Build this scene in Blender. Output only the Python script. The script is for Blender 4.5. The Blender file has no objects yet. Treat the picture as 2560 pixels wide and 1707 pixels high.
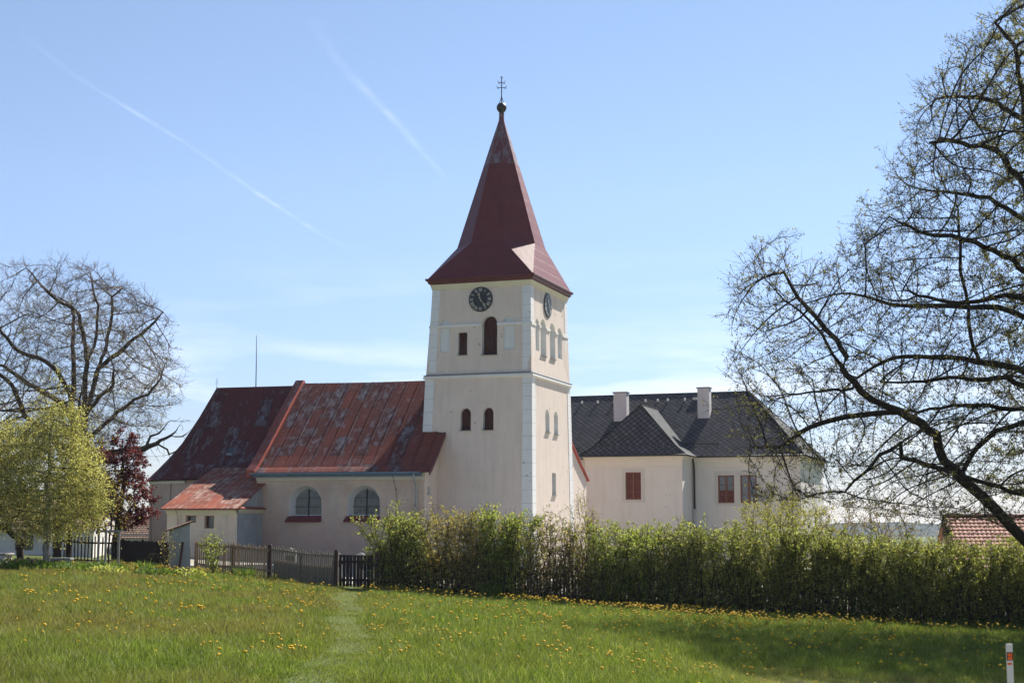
import bpy, bmesh, math, random
import numpy as np
from mathutils import Vector
from mathutils.geometry import tessellate_polygon

# ------------------------------------------------------------------ camera, sky, sun, exposure
SC = bpy.context.scene
COL = SC.collection
EYE = Vector((0.0, 0.0, 3.0))
cam_data = bpy.data.cameras.new("camera")
cam = bpy.data.objects.new("camera", cam_data)
COL.objects.link(cam)
cam.location = EYE
cam.rotation_euler = (math.radians(90 + 7.186), 0, 0)
cam_data.sensor_width = 36.0
cam_data.lens = 36.0 * 3700 / 2560
cam_data.clip_end = 40000
SC.camera = cam

SUN_AZ, SUN_EL = 33.0, 43.0
sun_dir = Vector((math.sin(math.radians(SUN_AZ)) * math.cos(math.radians(SUN_EL)),
                  math.cos(math.radians(SUN_AZ)) * math.cos(math.radians(SUN_EL)),
                  math.sin(math.radians(SUN_EL))))
sd = bpy.data.lights.new("sun", 'SUN')
sd.energy = 5.0
sd.angle = math.radians(0.5)
sd.color = (1.0, 0.95, 0.87)
sun = bpy.data.objects.new("sun", sd)
COL.objects.link(sun)
sun.rotation_euler = sun_dir.to_track_quat('Z', 'Y').to_euler()
sun.location = (60, 60, 80)

world = bpy.data.worlds.new("World")
SC.world = world
world.use_nodes = True
wn = world.node_tree
wn.nodes.clear()
w_out = wn.nodes.new('ShaderNodeOutputWorld')
w_bg = wn.nodes.new('ShaderNodeBackground')
w_sky = wn.nodes.new('ShaderNodeTexSky')
w_sky.sky_type = 'NISHITA'
w_sky.sun_disc = False
w_sky.sun_elevation = math.radians(SUN_EL)
w_sky.sun_rotation = math.radians(SUN_AZ)
w_sky.air_density = 1.0
w_sky.dust_density = 0.0
w_sky.ozone_density = 2.0
w_bg.inputs['Strength'].default_value = 0.067
# thin cirrus wisps low over the horizon, mixed into the sky itself
w_tc = wn.nodes.new('ShaderNodeTexCoord')
w_map = wn.nodes.new('ShaderNodeMapping')
w_map.inputs['Scale'].default_value = (2.2, 2.2, 16.0)
w_noise = wn.nodes.new('ShaderNodeTexNoise')
w_noise.inputs['Scale'].default_value = 2.3
w_noise.inputs['Detail'].default_value = 5.0
w_noise.inputs['Roughness'].default_value = 0.55
w_ramp = wn.nodes.new('ShaderNodeValToRGB')
w_ramp.color_ramp.elements[0].position = 0.47
w_ramp.color_ramp.elements[1].position = 0.68
w_sep = wn.nodes.new('ShaderNodeSeparateXYZ')
w_band = wn.nodes.new('ShaderNodeValToRGB')
e = w_band.color_ramp.elements
e[0].position = 0.0; e[0].color = (0.55, 0.55, 0.55, 1)
e[1].position = 0.19; e[1].color = (0, 0, 0, 1)
n_ = e.new(0.09); n_.color = (0.8, 0.8, 0.8, 1)
n_ = e.new(0.125); n_.color = (0.3, 0.3, 0.3, 1)
w_mul = wn.nodes.new('ShaderNodeMath'); w_mul.operation = 'MULTIPLY'
w_mul2 = wn.nodes.new('ShaderNodeMath'); w_mul2.operation = 'MULTIPLY'
w_mul2.inputs[1].default_value = 0.8
w_mix = wn.nodes.new('ShaderNodeMix'); w_mix.data_type = 'RGBA'
w_mix.inputs['B'].default_value = (8.6, 8.9, 9.2, 1)
L = wn.links.new
L(w_tc.outputs['Generated'], w_map.inputs['Vector'])
L(w_map.outputs[0], w_noise.inputs['Vector'])
L(w_noise.outputs['Fac'], w_ramp.inputs['Fac'])
L(w_tc.outputs['Generated'], w_sep.inputs[0])
L(w_sep.outputs['Z'], w_band.inputs['Fac'])
L(w_ramp.outputs['Color'], w_mul.inputs[0])
L(w_band.outputs['Color'], w_mul.inputs[1])
L(w_mul.outputs[0], w_mul2.inputs[0])
L(w_mul2.outputs[0], w_mix.inputs['Factor'])
w_hz = wn.nodes.new('ShaderNodeValToRGB')      # thicker air low down: less glare towards the horizon
e = w_hz.color_ramp.elements
e[0].position = 0.0; e[0].color = (0.50, 0.50, 0.66, 1)
e[1].position = 0.42; e[1].color = (1.12, 1.02, 0.97, 1)
n_ = e.new(0.11); n_.color = (0.76, 0.755, 0.93, 1)
n_ = e.new(0.22); n_.color = (1.0, 0.93, 0.97, 1)
w_t = wn.nodes.new('ShaderNodeMix'); w_t.data_type = 'RGBA'; w_t.blend_type = 'MULTIPLY'; w_t.inputs['Factor'].default_value = 1.0
L(w_sep.outputs['Z'], w_hz.inputs['Fac'])
L(w_sky.outputs[0], w_t.inputs['A']); L(w_hz.outputs['Color'], w_t.inputs['B'])
L(w_t.outputs['Result'], w_mix.inputs['A'])
L(w_mix.outputs['Result'], w_bg.inputs['Color'])
L(w_bg.outputs[0], w_out.inputs['Surface'])

SC.view_settings.view_transform = 'Standard'
SC.view_settings.look = 'None'
SC.view_settings.exposure = 1.15
SC.view_settings.gamma = 1.0
SC.render.engine = 'CYCLES'
SC.cycles.max_bounces = 6
SC.cycles.transparent_max_bounces = 8

rng = np.random.default_rng(7)
random.seed(7)

# ------------------------------------------------------------------ helpers
ORIGIN = {}
def empty(name, label, cat, loc, group=None):
    o = bpy.data.objects.new(name, None)
    COL.objects.link(o)
    o.empty_display_size = 0.3
    o.location = loc
    o['label'] = label; o['category'] = cat
    if group: o['group'] = group
    ORIGIN[o] = Vector(loc)
    return o

def tag(o, label=None, cat=None, group=None, kind=None):
    if label: o['label'] = label
    if cat: o['category'] = cat
    if group: o['group'] = group
    if kind: o['kind'] = kind
    return o

def link(name, me, mats, parent=None):
    for m in (mats if isinstance(mats, (list, tuple)) else [mats]):
        me.materials.append(m)
    o = bpy.data.objects.new(name, me)
    COL.objects.link(o)
    if parent is not None:
        o.parent = parent
        ORIGIN[o] = ORIGIN[parent]
    return o

class Fr:
    """upright frame: t along the wall, d into the building, z up"""
    def __init__(s, o, ang, k=1.0):
        s.o = (o[0], o[1]); a = math.radians(ang); s.k = k
        s.u = (-math.cos(a), math.sin(a)); s.w = (math.sin(a), math.cos(a))
    def __call__(s, t, d, z):
        t *= s.k; d *= s.k
        return (s.o[0] + s.u[0] * t + s.w[0] * d, s.o[1] + s.u[1] * t + s.w[1] * d, 3.0 + (z - 3.0) * s.k)

class MB:
    def __init__(s): s.v = []; s.f = []; s.m = []; s.uv = []
    def face(s, pts, m=0, uv=None):
        i = len(s.v); s.v += [tuple(p) for p in pts]
        s.f.append(list(range(i, i + len(pts)))); s.m.append(m)
        s.uv.append(uv if uv else [(0, 0)] * len(pts))
    def hexa(s, p, m=0):      # p: 8 points, bottom ring 0-3 then top ring 4-7
        for q in ((0, 1, 2, 3), (7, 6, 5, 4), (0, 4, 5, 1), (1, 5, 6, 2), (2, 6, 7, 3), (3, 7, 4, 0)):
            s.face([p[k] for k in q], m)
    def box(s, F, t0, t1, d0, d1, z0, z1, m=0):
        s.hexa([F(t0, d0, z0), F(t1, d0, z0), F(t1, d1, z0), F(t0, d1, z0),
                F(t0, d0, z1), F(t1, d0, z1), F(t1, d1, z1), F(t0, d1, z1)], m)
    def loft(s, rings, m=0, closed=True, cap=False):
        for a, b in zip(rings, rings[1:]):
            n = len(a)
            for i in range(n if closed else n - 1):
                j = (i + 1) % n
                s.face([a[i], a[j], b[j], b[i]], m)
        if cap:
            s.face(rings[0][::-1], m); s.face(rings[-1], m)
    def tube(s, pts, r, K=8, m=0):
        pts = [Vector(p) for p in pts]; rings = []
        if not isinstance(r, (list, tuple)): r = [r] * len(pts)
        for i, p in enumerate(pts):
            d = (pts[min(i + 1, len(pts) - 1)] - pts[max(i - 1, 0)]).normalized()
            ref = Vector((0.31, 0.87, 0.38)) if abs(d.z) > 0.7 else Vector((0, 0, 1))
            x = d.cross(ref).normalized(); y = d.cross(x)
            rings.append([tuple(p + (x * math.cos(2 * math.pi * k / K) + y * math.sin(2 * math.pi * k / K)) * r[i]) for k in range(K)])
        s.loft(rings, m, True, True)
    def build(s, name, mats, parent=None, smooth=False, bevel=0.0, weld=True):
        me = bpy.data.meshes.new(name)
        o0 = ORIGIN[parent] if parent is not None else Vector((0, 0, 0))
        me.from_pydata([(v[0] - o0.x, v[1] - o0.y, v[2] - o0.z) for v in s.v], [], s.f)
        me.polygons.foreach_set('material_index', s.m)
        uvl = me.uv_layers.new(name='UVMap')
        flat = [c for u in s.uv for p in u for c in p]
        uvl.data.foreach_set('uv', flat)
        bm = bmesh.new(); bm.from_mesh(me)
        if weld: bmesh.ops.remove_doubles(bm, verts=bm.verts, dist=0.0006)
        bmesh.ops.recalc_face_normals(bm, faces=bm.faces)
        if bevel > 0:
            es = [e for e in bm.edges if len(e.link_faces) == 2 and e.calc_face_angle(0) > 0.6]
            bmesh.ops.bevel(bm, geom=es, offset=bevel, segments=1, affect='EDGES')
        bm.to_mesh(me); bm.free()
        if smooth: me.polygons.foreach_set('use_smooth', [True] * len(me.polygons))
        return link(name, me, mats, parent)

def holed(mb, mapf, outer, holes, m=0):
    loops = [[Vector((p[0], p[1], 0)) for p in l] for l in [outer] + holes]
    flat = [p for l in [outer] + holes for p in l]
    for t in tessellate_polygon(loops):
        mb.face([mapf(*flat[i]) for i in t], m)

def arch(s0, s1, z0, z1, rise=None, n=12):
    r = rise if rise is not None else (s1 - s0) / 2
    c = (s0 + s1) / 2; h = (s1 - s0) / 2
    return [(s0, z0), (s1, z0)] + [(c + h * math.cos(math.pi * k / n), z1 - r + r * math.sin(math.pi * k / n)) for k in range(n + 1)]

def rect(s0, s1, z0, z1): return [(s0, z0), (s1, z0), (s1, z1), (s0, z1)]

def shift(loop, mapf, off, scale=1.0, drop=0.0):
    """loop mapped to 3-D, pushed by off; scale about its centre"""
    cs = sum(p[0] for p in loop) / len(loop); cz = sum(p[1] for p in loop) / len(loop)
    out = []
    for p in loop:
        q = Vector(mapf(cs + (p[0] - cs) * scale, cz + (p[1] - cz) * scale)) + Vector(off)
        out.append(tuple(q))
    return out

def reveal(mb, mapf, loop, inward, depth, m=0, scale=1.0):
    a = shift(loop, mapf, (0, 0, 0)); b = shift(loop, mapf, Vector(inward) * depth, scale)
    mb.loft([a, b], m)
    return b

# ------------------------------------------------------------------ numpy meshes
def np_mesh(name, V, quads=None, tris=None, tone=None, smooth=False):
    me = bpy.data.meshes.new(name)
    V = np.asarray(V, np.float32)
    parts = []; sizes = []
    if quads is not None and len(quads): parts.append(np.asarray(quads, np.int32).ravel()); sizes += [4] * len(quads)
    if tris is not None and len(tris): parts.append(np.asarray(tris, np.int32).ravel()); sizes += [3] * len(tris)
    loops = np.concatenate(parts); sizes = np.array(sizes, np.int32)
    me.vertices.add(len(V)); me.vertices.foreach_set('co', V.ravel())
    me.loops.add(len(loops)); me.loops.foreach_set('vertex_index', loops)
    me.polygons.add(len(sizes))
    me.polygons.foreach_set('loop_start', np.concatenate([[0], np.cumsum(sizes)[:-1]]).astype(np.int32))
    me.polygons.foreach_set('loop_total', sizes)
    me.polygons.foreach_set('use_smooth', np.full(len(sizes), bool(smooth)))
    if tone is not None:
        at = me.attributes.new('tone', 'FLOAT', 'POINT'); at.data.foreach_set('value', np.asarray(tone, np.float32))
    me.update(calc_edges=True)
    return me

def unit(a): return a / np.maximum(np.linalg.norm(a, axis=-1, keepdims=True), 1e-9)
def rand_dir(n): return unit(rng.normal(size=(n, 3)))

class Cloud:
    """collects vectorised tubes or leaves, then becomes ONE mesh"""
    def __init__(s): s.V = []; s.Q = []; s.T = []; s.tone = []; s.n = 0
    def add(s, V, Q=None, T=None, tone=None):
        V = np.asarray(V, np.float32).reshape(-1, 3)
        if Q is not None: s.Q.append(np.asarray(Q) + s.n)
        if T is not None: s.T.append(np.asarray(T) + s.n)
        s.V.append(V); s.tone.append(np.zeros(len(V)) if tone is None else np.asarray(tone)); s.n += len(V)
    def tubes(s, P0, P1, r0, r1, K=3, D0=None, D1=None):
        n = len(P0)
        if n == 0: return
        d = unit(P1 - P0)
        D0 = d if D0 is None else D0; D1 = d if D1 is None else D1
        r0 = np.broadcast_to(np.asarray(r0, float), (n,)); r1 = np.broadcast_to(np.asarray(r1, float), (n,))
        ang = 2 * np.pi * np.arange(K) / K; c, si = np.cos(ang), np.sin(ang)
        def ring(P, D, r):
            ref = np.array([0.27, 0.91, 0.31]); x = unit(np.cross(D, ref)); y = np.cross(D, x)
            return P[:, None] + (x[:, None] * c[None, :, None] + y[:, None] * si[None, :, None]) * r[:, None, None]
        V = np.concatenate([ring(P0, D0, r0), ring(P1, D1, r1)], 1)       # n,2K,3
        k = np.arange(K); k2 = (k + 1) % K
        q = np.stack([k, k2, k2 + K, k + K], 1)
        Q = (q[None] + (np.arange(n) * 2 * K)[:, None, None]).reshape(-1, 4)
        s.add(V, Q)
    def leaves(s, P, L, W, up=0.3, tone=None, D=None):
        n = len(P)
        if n == 0: return
        L = np.broadcast_to(np.asarray(L, float), (n,)); W = np.broadcast_to(np.asarray(W, float), (n,))
        D = rand_dir(n) if D is None else D
        nn = unit(rand_dir(n) + np.array([0, 0, up]))
        side = unit(np.cross(D, nn))
        V = np.stack([P, P + D * (L * .45)[:, None] + side * (W * .5)[:, None], P + D * L[:, None], P + D * (L * .45)[:, None] - side * (W * .5)[:, None]], 1)
        t = rng.random(n) if tone is None else tone
        s.add(V, (np.arange(n)[:, None] * 4 + np.arange(4)[None]), tone=np.repeat(t, 4))
    def build(s, name, mat, parent=None, smooth=False):
        o0 = np.array(ORIGIN[parent]) if parent is not None else np.zeros(3)
        V = np.concatenate(s.V) - o0.astype(np.float32)
        me = np_mesh(name, V, np.concatenate(s.Q) if s.Q else None, np.concatenate(s.T) if s.T else None, np.concatenate(s.tone), smooth)
        return link(name, me, mat, parent)

# ------------------------------------------------------------------ materials
class NB:
    def __init__(s, name):
        s.m = bpy.data.materials.new(name); s.m.use_nodes = True
        s.nt = s.m.node_tree; s.nt.nodes.clear()
        s.out = s.nt.nodes.new('ShaderNodeOutputMaterial')
    def n(s, t): return s.nt.nodes.new(t)
    def set(s, sock, v):
        if hasattr(v, 'is_output'): s.nt.links.new(v, sock)
        elif isinstance(v, (tuple, list)) and len(v) == 3 and sock.type == 'RGBA': sock.default_value = (*v, 1)
        else: sock.default_value = v
    def pos(s, scale=None, rot=None):
        g = s.n('ShaderNodeNewGeometry').outputs['Position']
        return s.mapped(g, scale, rot) if scale else g
    def uv(s, scale=None):
        g = s.n('ShaderNodeUVMap'); g.uv_map = 'UVMap'
        return s.mapped(g.outputs[0], scale) if scale else g.outputs[0]
    def mapped(s, v, scale, rot=None):
        m = s.n('ShaderNodeMapping'); s.set(m.inputs['Vector'], v); m.inputs['Scale'].default_value = scale
        if rot: m.inputs['Rotation'].default_value = rot
        return m.outputs[0]
    def noise(s, v, scale, detail=4, rough=0.55, dist=0.0):
        t = s.n('ShaderNodeTexNoise'); s.set(t.inputs['Vector'], v)
        t.inputs['Scale'].default_value = scale; t.inputs['Detail'].default_value = detail
        t.inputs['Roughness'].default_value = rough; t.inputs['Distortion'].default_value = dist
        return t.outputs['Fac']
    def ramp(s, f, stops, interp='LINEAR'):
        r = s.n('ShaderNodeValToRGB'); s.set(r.inputs['Fac'], f); r.color_ramp.interpolation = interp
        e = r.color_ramp.elements
        while len(e) < len(stops): e.new(0.5)
        for k, (p, c) in enumerate(stops):
            e[k].position = p; e[k].color = (*c, 1) if isinstance(c, (tuple, list)) else (c, c, c, 1)
        return r.outputs['Color']
    def mix(s, f, a, b, mode='MIX'):
        m = s.n('ShaderNodeMix'); m.data_type = 'RGBA'; m.blend_type = mode
        s.set(m.inputs['Factor'], f); s.set(m.inputs['A'], a); s.set(m.inputs['B'], b)
        return m.outputs['Result']
    def math(s, op, a, b=0.0, c=None):
        m = s.n('ShaderNodeMath'); m.operation = op; s.set(m.inputs[0], a); s.set(m.inputs[1], b)
        if c is not None: s.set(m.inputs[2], c)
        return m.outputs[0]
    def sep(s, v):
        x = s.n('ShaderNodeSeparateXYZ'); s.set(x.inputs[0], v); return x.outputs
    def comb(s, x, y, z):
        c = s.n('ShaderNodeCombineXYZ'); s.set(c.inputs[0], x); s.set(c.inputs[1], y); s.set(c.inputs[2], z); return c.outputs[0]
    def bump(s, h, strength=0.3, dist=0.02):
        b = s.n('ShaderNodeBump'); s.set(b.inputs['Height'], h); b.inputs['Strength'].default_value = strength; b.inputs['Distance'].default_value = dist
        return b.outputs[0]
    def attr(s, name):
        a = s.n('ShaderNodeAttribute'); a.attribute_name = name; return a.outputs['Fac']
    def pbr(s, col, rough=0.8, spec=0.3, metal=0.0, normal=None):
        p = s.n('ShaderNodeBsdfPrincipled'); s.set(p.inputs['Base Color'], col); s.set(p.inputs['Roughness'], rough)
        p.inputs['Specular IOR Level'].default_value = spec; p.inputs['Metallic'].default_value = metal
        if normal is not None: s.set(p.inputs['Normal'], normal)
        return p.outputs[0]
    def done(s, sh):
        s.nt.links.new(sh, s.out.inputs['Surface']); return s.m

def plaster(name, base, var, stain, stain_amt=0.35, lowstain=None, scale=0.9, joint=0.0, chips=0.0):
    b = NB(name); p = b.pos()
    big = b.noise(p, scale, 5, 0.6); fine = b.noise(p, 14, 3, 0.6); streak = b.noise(b.pos((2.2, 2.2, 0.35)), 1.1, 4, 0.6)
    c = b.mix(b.ramp(big, [(0.3, 0.0), (0.72, 1.0)]), base, var)
    c = b.mix(b.math('MULTIPLY', b.ramp(streak, [(0.5, 0.0), (0.8, 1.0)]), stain_amt), c, stain)
    c = b.mix(0.25, c, b.ramp(fine, [(0.2, 0.55), (0.8, 1.0)]), 'MULTIPLY')
    if lowstain:
        z = b.sep(p)[2]; zn = b.math('ADD', z, b.math('MULTIPLY', b.noise(p, 1.3, 5, 0.65), 3.2))
        c = b.mix(b.math('MULTIPLY', b.ramp(b.math('DIVIDE', zn, 8.0), [(0.38, 1.0), (0.72, 0.0)]), 0.75), c, lowstain)
    if joint:
        z = b.sep(p)[2]; f = b.math('FRACT', b.math('DIVIDE', z, joint))
        c = b.mix(b.math('MULTIPLY', b.math('LESS_THAN', f, 0.035), 0.45), c, (0.2, 0.2, 0.2))
        sp = b.noise(p, 3.3, 3, 0.5)
        c = b.mix(b.ramp(sp, [(0.70, 0.0), (0.72, 1.0)]), c, (0.28, 0.27, 0.25))
    if chips:
        c = b.mix(b.math('MULTIPLY', b.ramp(b.noise(p, 2.6, 2, 0.4), [(0.735, 0.0), (0.75, 1.0)]), chips), c, (0.33, 0.29, 0.26))
        c = b.mix(b.math('MULTIPLY', b.ramp(b.noise(b.pos((3.5, 3.5, .22)), 1.0, 5, 0.7), [(0.52, 0.0), (0.75, 1.0)]), .35), c, (0.42, 0.37, 0.335))
    h = b.noise(p, 22, 4, 0.6)
    return b.done(b.pbr(c, 0.9, 0.15, normal=b.bump(h, 0.25, 0.015)))

def simple(name, col, rough=0.7, spec=0.3, metal=0.0, var=0.25, nscale=6.0):
    b = NB(name); f = b.noise(b.pos(), nscale, 4, 0.6)
    c = b.mix(1.0, col, b.ramp(f, [(0.25, 1.0 - var), (0.75, 1.0)]), 'MULTIPLY')
    return b.done(b.pbr(c, rough, spec, metal, b.bump(f, 0.12, 0.01)))

def wood(name, col, dark, rough=0.8):
    b = NB(name); f = b.noise(b.pos((9, 9, 0.8)), 2.0, 5, 0.65)
    c = b.mix(b.ramp(f, [(0.3, 0.0), (0.7, 1.0)]), dark, col)
    return b.done(b.pbr(c, rough, 0.2, normal=b.bump(f, 0.3, 0.01)))

def rusty(name, red, dark, grey, grey_lo, length=1.7, width=0.72, rough=0.5, seam=0.5):
    """painted sheet-metal roof: sheets in columns up the slope, paint worn to bluish grey"""
    b = NB(name); uv = b.sep(b.uv()); vec = b.comb(uv[1], uv[0], 0.0)
    bt = b.n('ShaderNodeTexBrick'); b.set(bt.inputs['Vector'], vec)
    bt.offset = 0.5; bt.inputs['Scale'].default_value = 1.0; bt.inputs['Brick Width'].default_value = length
    bt.inputs['Row Height'].default_value = width; bt.inputs['Mortar Size'].default_value = 0.012; bt.inputs['Bias'].default_value = 0.0
    bt.inputs['Color1'].default_value = (0, 0, 0, 1); bt.inputs['Color2'].default_value = (1, 1, 1, 1); bt.inputs['Mortar'].default_value = (0.5, 0.5, 0.5, 1)
    sheet = bt.outputs['Color']
    base = b.mix(sheet, red, dark)
    st = b.noise(b.uv((1.7, 0.85, 1)), 1.7, 7, 0.74, 0.1)
    shift_ = b.math('ADD', st, b.math('MULTIPLY', b.math('SUBTRACT', sheet, 0.5), 0.16))
    worn = b.ramp(shift_, [(grey_lo, 0.0), (grey_lo + 0.17, 0.85)])
    fine = b.noise(b.uv((9, 2.2, 1)), 2.0, 4, 0.7)
    worn = b.math('MULTIPLY', worn, b.ramp(fine, [(0.3, 0.35), (0.62, 1.0)]))
    c = b.mix(worn, base, grey)
    c = b.mix(0.5, c, b.ramp(b.noise(b.uv((1, 1, 1)), 0.8, 3), [(0.3, 0.6), (0.7, 1.0)]), 'MULTIPLY')
    c = b.mix(b.math('MULTIPLY', bt.outputs['Fac'], seam), c, (0.03, 0.015, 0.012))
    h = b.math('SUBTRACT', b.math('MULTIPLY', b.noise(b.uv(), 1.2, 2), 0.6), bt.outputs['Fac'])
    return b.done(b.pbr(c, rough + .12, 0.1, normal=b.bump(h, 0.35, 0.02)))

def leafmat(name, stops, trans=0.42, rough=0.5):
    b = NB(name)
    tone = b.attr('tone')
    big = b.noise(b.pos(), 0.7, 2)
    f = b.math('ADD', b.math('MULTIPLY', tone, 0.85), b.math('MULTIPLY', big, 0.15))
    c = b.ramp(f, stops)
    p = b.pbr(c, rough + .08, 0.2)
    t = b.n('ShaderNodeBsdfTranslucent'); b.set(t.inputs['Color'], b.mix(1.0, c, (1.25, 1.2, 0.7), 'MULTIPLY'))
    mx = b.n('ShaderNodeMixShader'); mx.inputs[0].default_value = trans
    b.nt.links.new(p, mx.inputs[1]); b.nt.links.new(t.outputs[0], mx.inputs[2])
    return b.done(mx.outputs[0])

def bark(name, col, dark):
    b = NB(name); f = b.noise(b.pos((5, 5, 1.6)), 3.0, 5, 0.65)
    c = b.mix(b.ramp(f, [(0.3, 0.0), (0.7, 1.0)]), dark, col)
    return b.done(b.pbr(c, 0.9, 0.15, normal=b.bump(f, 0.6, 0.03)))

M_pink = plaster('pink plaster', (0.74, 0.635, 0.55), (0.68, 0.575, 0.50), (0.55, 0.475, 0.425), 0.45, chips=.7)
M_white = plaster('white plaster strip', (0.78, 0.78, 0.77), (0.72, 0.72, 0.71), (0.6, 0.6, 0.6), 0.25, joint=0.72)
M_trim = plaster('white plaster trim', (0.78, 0.77, 0.74), (0.72, 0.71, 0.68), (0.6, 0.58, 0.54), 0.25)
M_reveal = plaster('pale plaster reveal', (0.74, 0.74, 0.72), (0.66, 0.66, 0.64), (0.52, 0.52, 0.5), 0.35)
M_cream = plaster('cream plaster cornice', (0.72, 0.66, 0.48), (0.66, 0.6, 0.44), (0.5, 0.45, 0.35), 0.3)
M_nave = plaster('weathered pink plaster', (0.70, 0.55, 0.43), (0.49, 0.36, 0.285), (0.48, 0.435, 0.38), 0.9, (0.47, 0.31, 0.25), 0.75, chips=.6)
M_chancel = plaster('aged ochre pink plaster', (0.56, 0.44, 0.35), (0.44, 0.34, 0.28), (0.36, 0.32, 0.29), 0.5, (0.44, 0.28, 0.2), 0.8)
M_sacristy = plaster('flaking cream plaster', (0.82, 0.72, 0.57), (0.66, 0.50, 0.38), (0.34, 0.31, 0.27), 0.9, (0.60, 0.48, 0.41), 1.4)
M_frieze = plaster('grey cream frieze plaster', (0.68, 0.64, 0.54), (0.64, 0.60, 0.51), (0.53, 0.49, 0.43), 0.25)
M_manor = plaster('pale manor plaster', (0.66, 0.63, 0.58), (0.62, 0.585, 0.54), (0.52, 0.49, 0.46), 0.45, chips=.3)
M_spire = None
def spire_mat():
    b = NB('oxblood painted spire sheet'); p = b.pos(); z = b.sep(p)[2]
    f = b.math('FRACT', b.math('DIVIDE', z, 0.62))
    ln = b.math('LESS_THAN', f, 0.03)
    n1 = b.noise(p, 1.2, 4); n2 = b.noise(b.pos((3, 3, 0.6)), 1.5, 4, 0.65)
    c = b.mix(n1, (0.135, 0.032, 0.036), (0.18, 0.044, 0.046))
    # repainted tip: bare zinc shows through above 24 m
    lim = b.math('GREATER_THAN', z, 23.85)
    patch = b.math('MULTIPLY', lim, b.ramp(n2, [(0.45, 0.05), (0.62, 0.65)]))
    c = b.mix(patch, c, (0.24, 0.26, 0.30))
    c = b.mix(b.math('MULTIPLY', ln, 0.6), c, (0.05, 0.015, 0.015))
    c = b.mix(0.45, c, b.ramp(b.noise(b.pos((1.5, 1.5, .5)), 2.2, 5, .65), [(.3, .55), (.7, 1.0)]), 'MULTIPLY')
    h = b.math('SUBTRACT', b.math('MULTIPLY', b.noise(p, 2.5, 2), 0.8), ln)
    return b.done(b.pbr(c, 0.5, 0.22, normal=b.bump(h, 0.35, 0.03)))
M_spire = spire_mat()
M_eave = simple('oxblood eave sheet', (0.115, 0.024, 0.028), 0.45, 0.4)
M_naveroof = rusty('weathered red sheet roof', (0.225, 0.064, 0.046), (0.08, 0.034, 0.034), (0.33, 0.31, 0.325), 0.505, rough=.55, seam=.95)
M_chanroof = rusty('dark red sheet roof', (0.125, 0.036, 0.038), (0.08, 0.03, 0.036), (0.26, 0.26, 0.29), 0.515, 1.9, 0.8, 0.55, 0.5)
M_sacroof = rusty('bright rusty red sheet roof', (0.36, 0.115, 0.072), (0.20, 0.062, 0.048), (0.58, 0.46, 0.36), 0.48, 1.5, 0.7, seam=.6)
M_verge = simple('red painted verge sheet', (0.36, 0.08, 0.06), 0.5, 0.35, 0, 0.4, 3)
M_sill = simple('dark red window sill sheet', (0.15, 0.03, 0.03), 0.5)
M_zinc = simple('blue grey zinc gutter', (0.15, 0.235, 0.33), 0.4, 0.5, 0.2)
M_pipe = simple('pale zinc downpipe', (0.33, 0.37, 0.38), 0.45, 0.5, 0.3)
M_lead = simple('grey sheet capping', (0.22, 0.24, 0.26), 0.5, 0.4, 0.2)
M_shutter = wood('dark brown shutter boards', (0.10, 0.035, 0.028), (0.035, 0.016, 0.014), 0.6)
M_black = simple('black clock dial', (0.014, 0.014, 0.017), 0.4, 0.4, 0, 0.2)
M_numeral = simple('tarnished pale numerals', (0.42, 0.42, 0.38), 0.6)
M_gilt = simple('dull gilt hand', (0.44, 0.40, 0.29), 0.5, 0.5)
M_iron = simple('dark wrought iron', (0.03, 0.032, 0.036), 0.6)
M_ball = simple('patinated brass ball', (0.045, 0.042, 0.036), 0.45, 0.4, 0.2)
M_brown = simple('varnished brown window wood', (0.19, 0.07, 0.04), 0.5)
M_curtain = wood('red curtain behind the panes', (0.15, 0.05, 0.042), (0.085, 0.03, 0.027), 0.8)
M_surround = plaster('grey window surround', (0.56, 0.54, 0.49), (0.52, 0.5, 0.46), (0.45, 0.43, 0.4), 0.2)
def glass_mat():
    b = NB('old leaded glass'); uv = b.uv()
    v = b.n('ShaderNodeTexVoronoi'); v.feature = 'DISTANCE_TO_EDGE'; b.set(v.inputs['Vector'], uv); v.inputs['Scale'].default_value = 9.0
    try: v.inputs['Randomness'].default_value = 0.25
    except Exception: pass
    ln = b.math('LESS_THAN', v.outputs['Distance'], 0.05)
    f = b.noise(uv, 2.2, 3)
    c = b.mix(f, (0.06, 0.066, 0.068), (0.24, 0.25, 0.24))
    c = b.mix(ln, c, (0.025, 0.025, 0.025))
    return b.done(b.pbr(c, b.ramp(f, [(0.3, 0.1), (0.7, 0.5)]), 0.6, normal=b.bump(f, 0.3, 0.02)))
M_glass = glass_mat()
M_pane = simple('window pane glass', (0.05, 0.06, 0.07), 0.08, 0.9, 0, 0.5, 2)
M_pane2 = simple('sky tinted window pane', (0.13, 0.15, 0.17), 0.12, 0.8, 0, 0.4, 2)  # base colour lightened to stand in for the reflected sky
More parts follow.
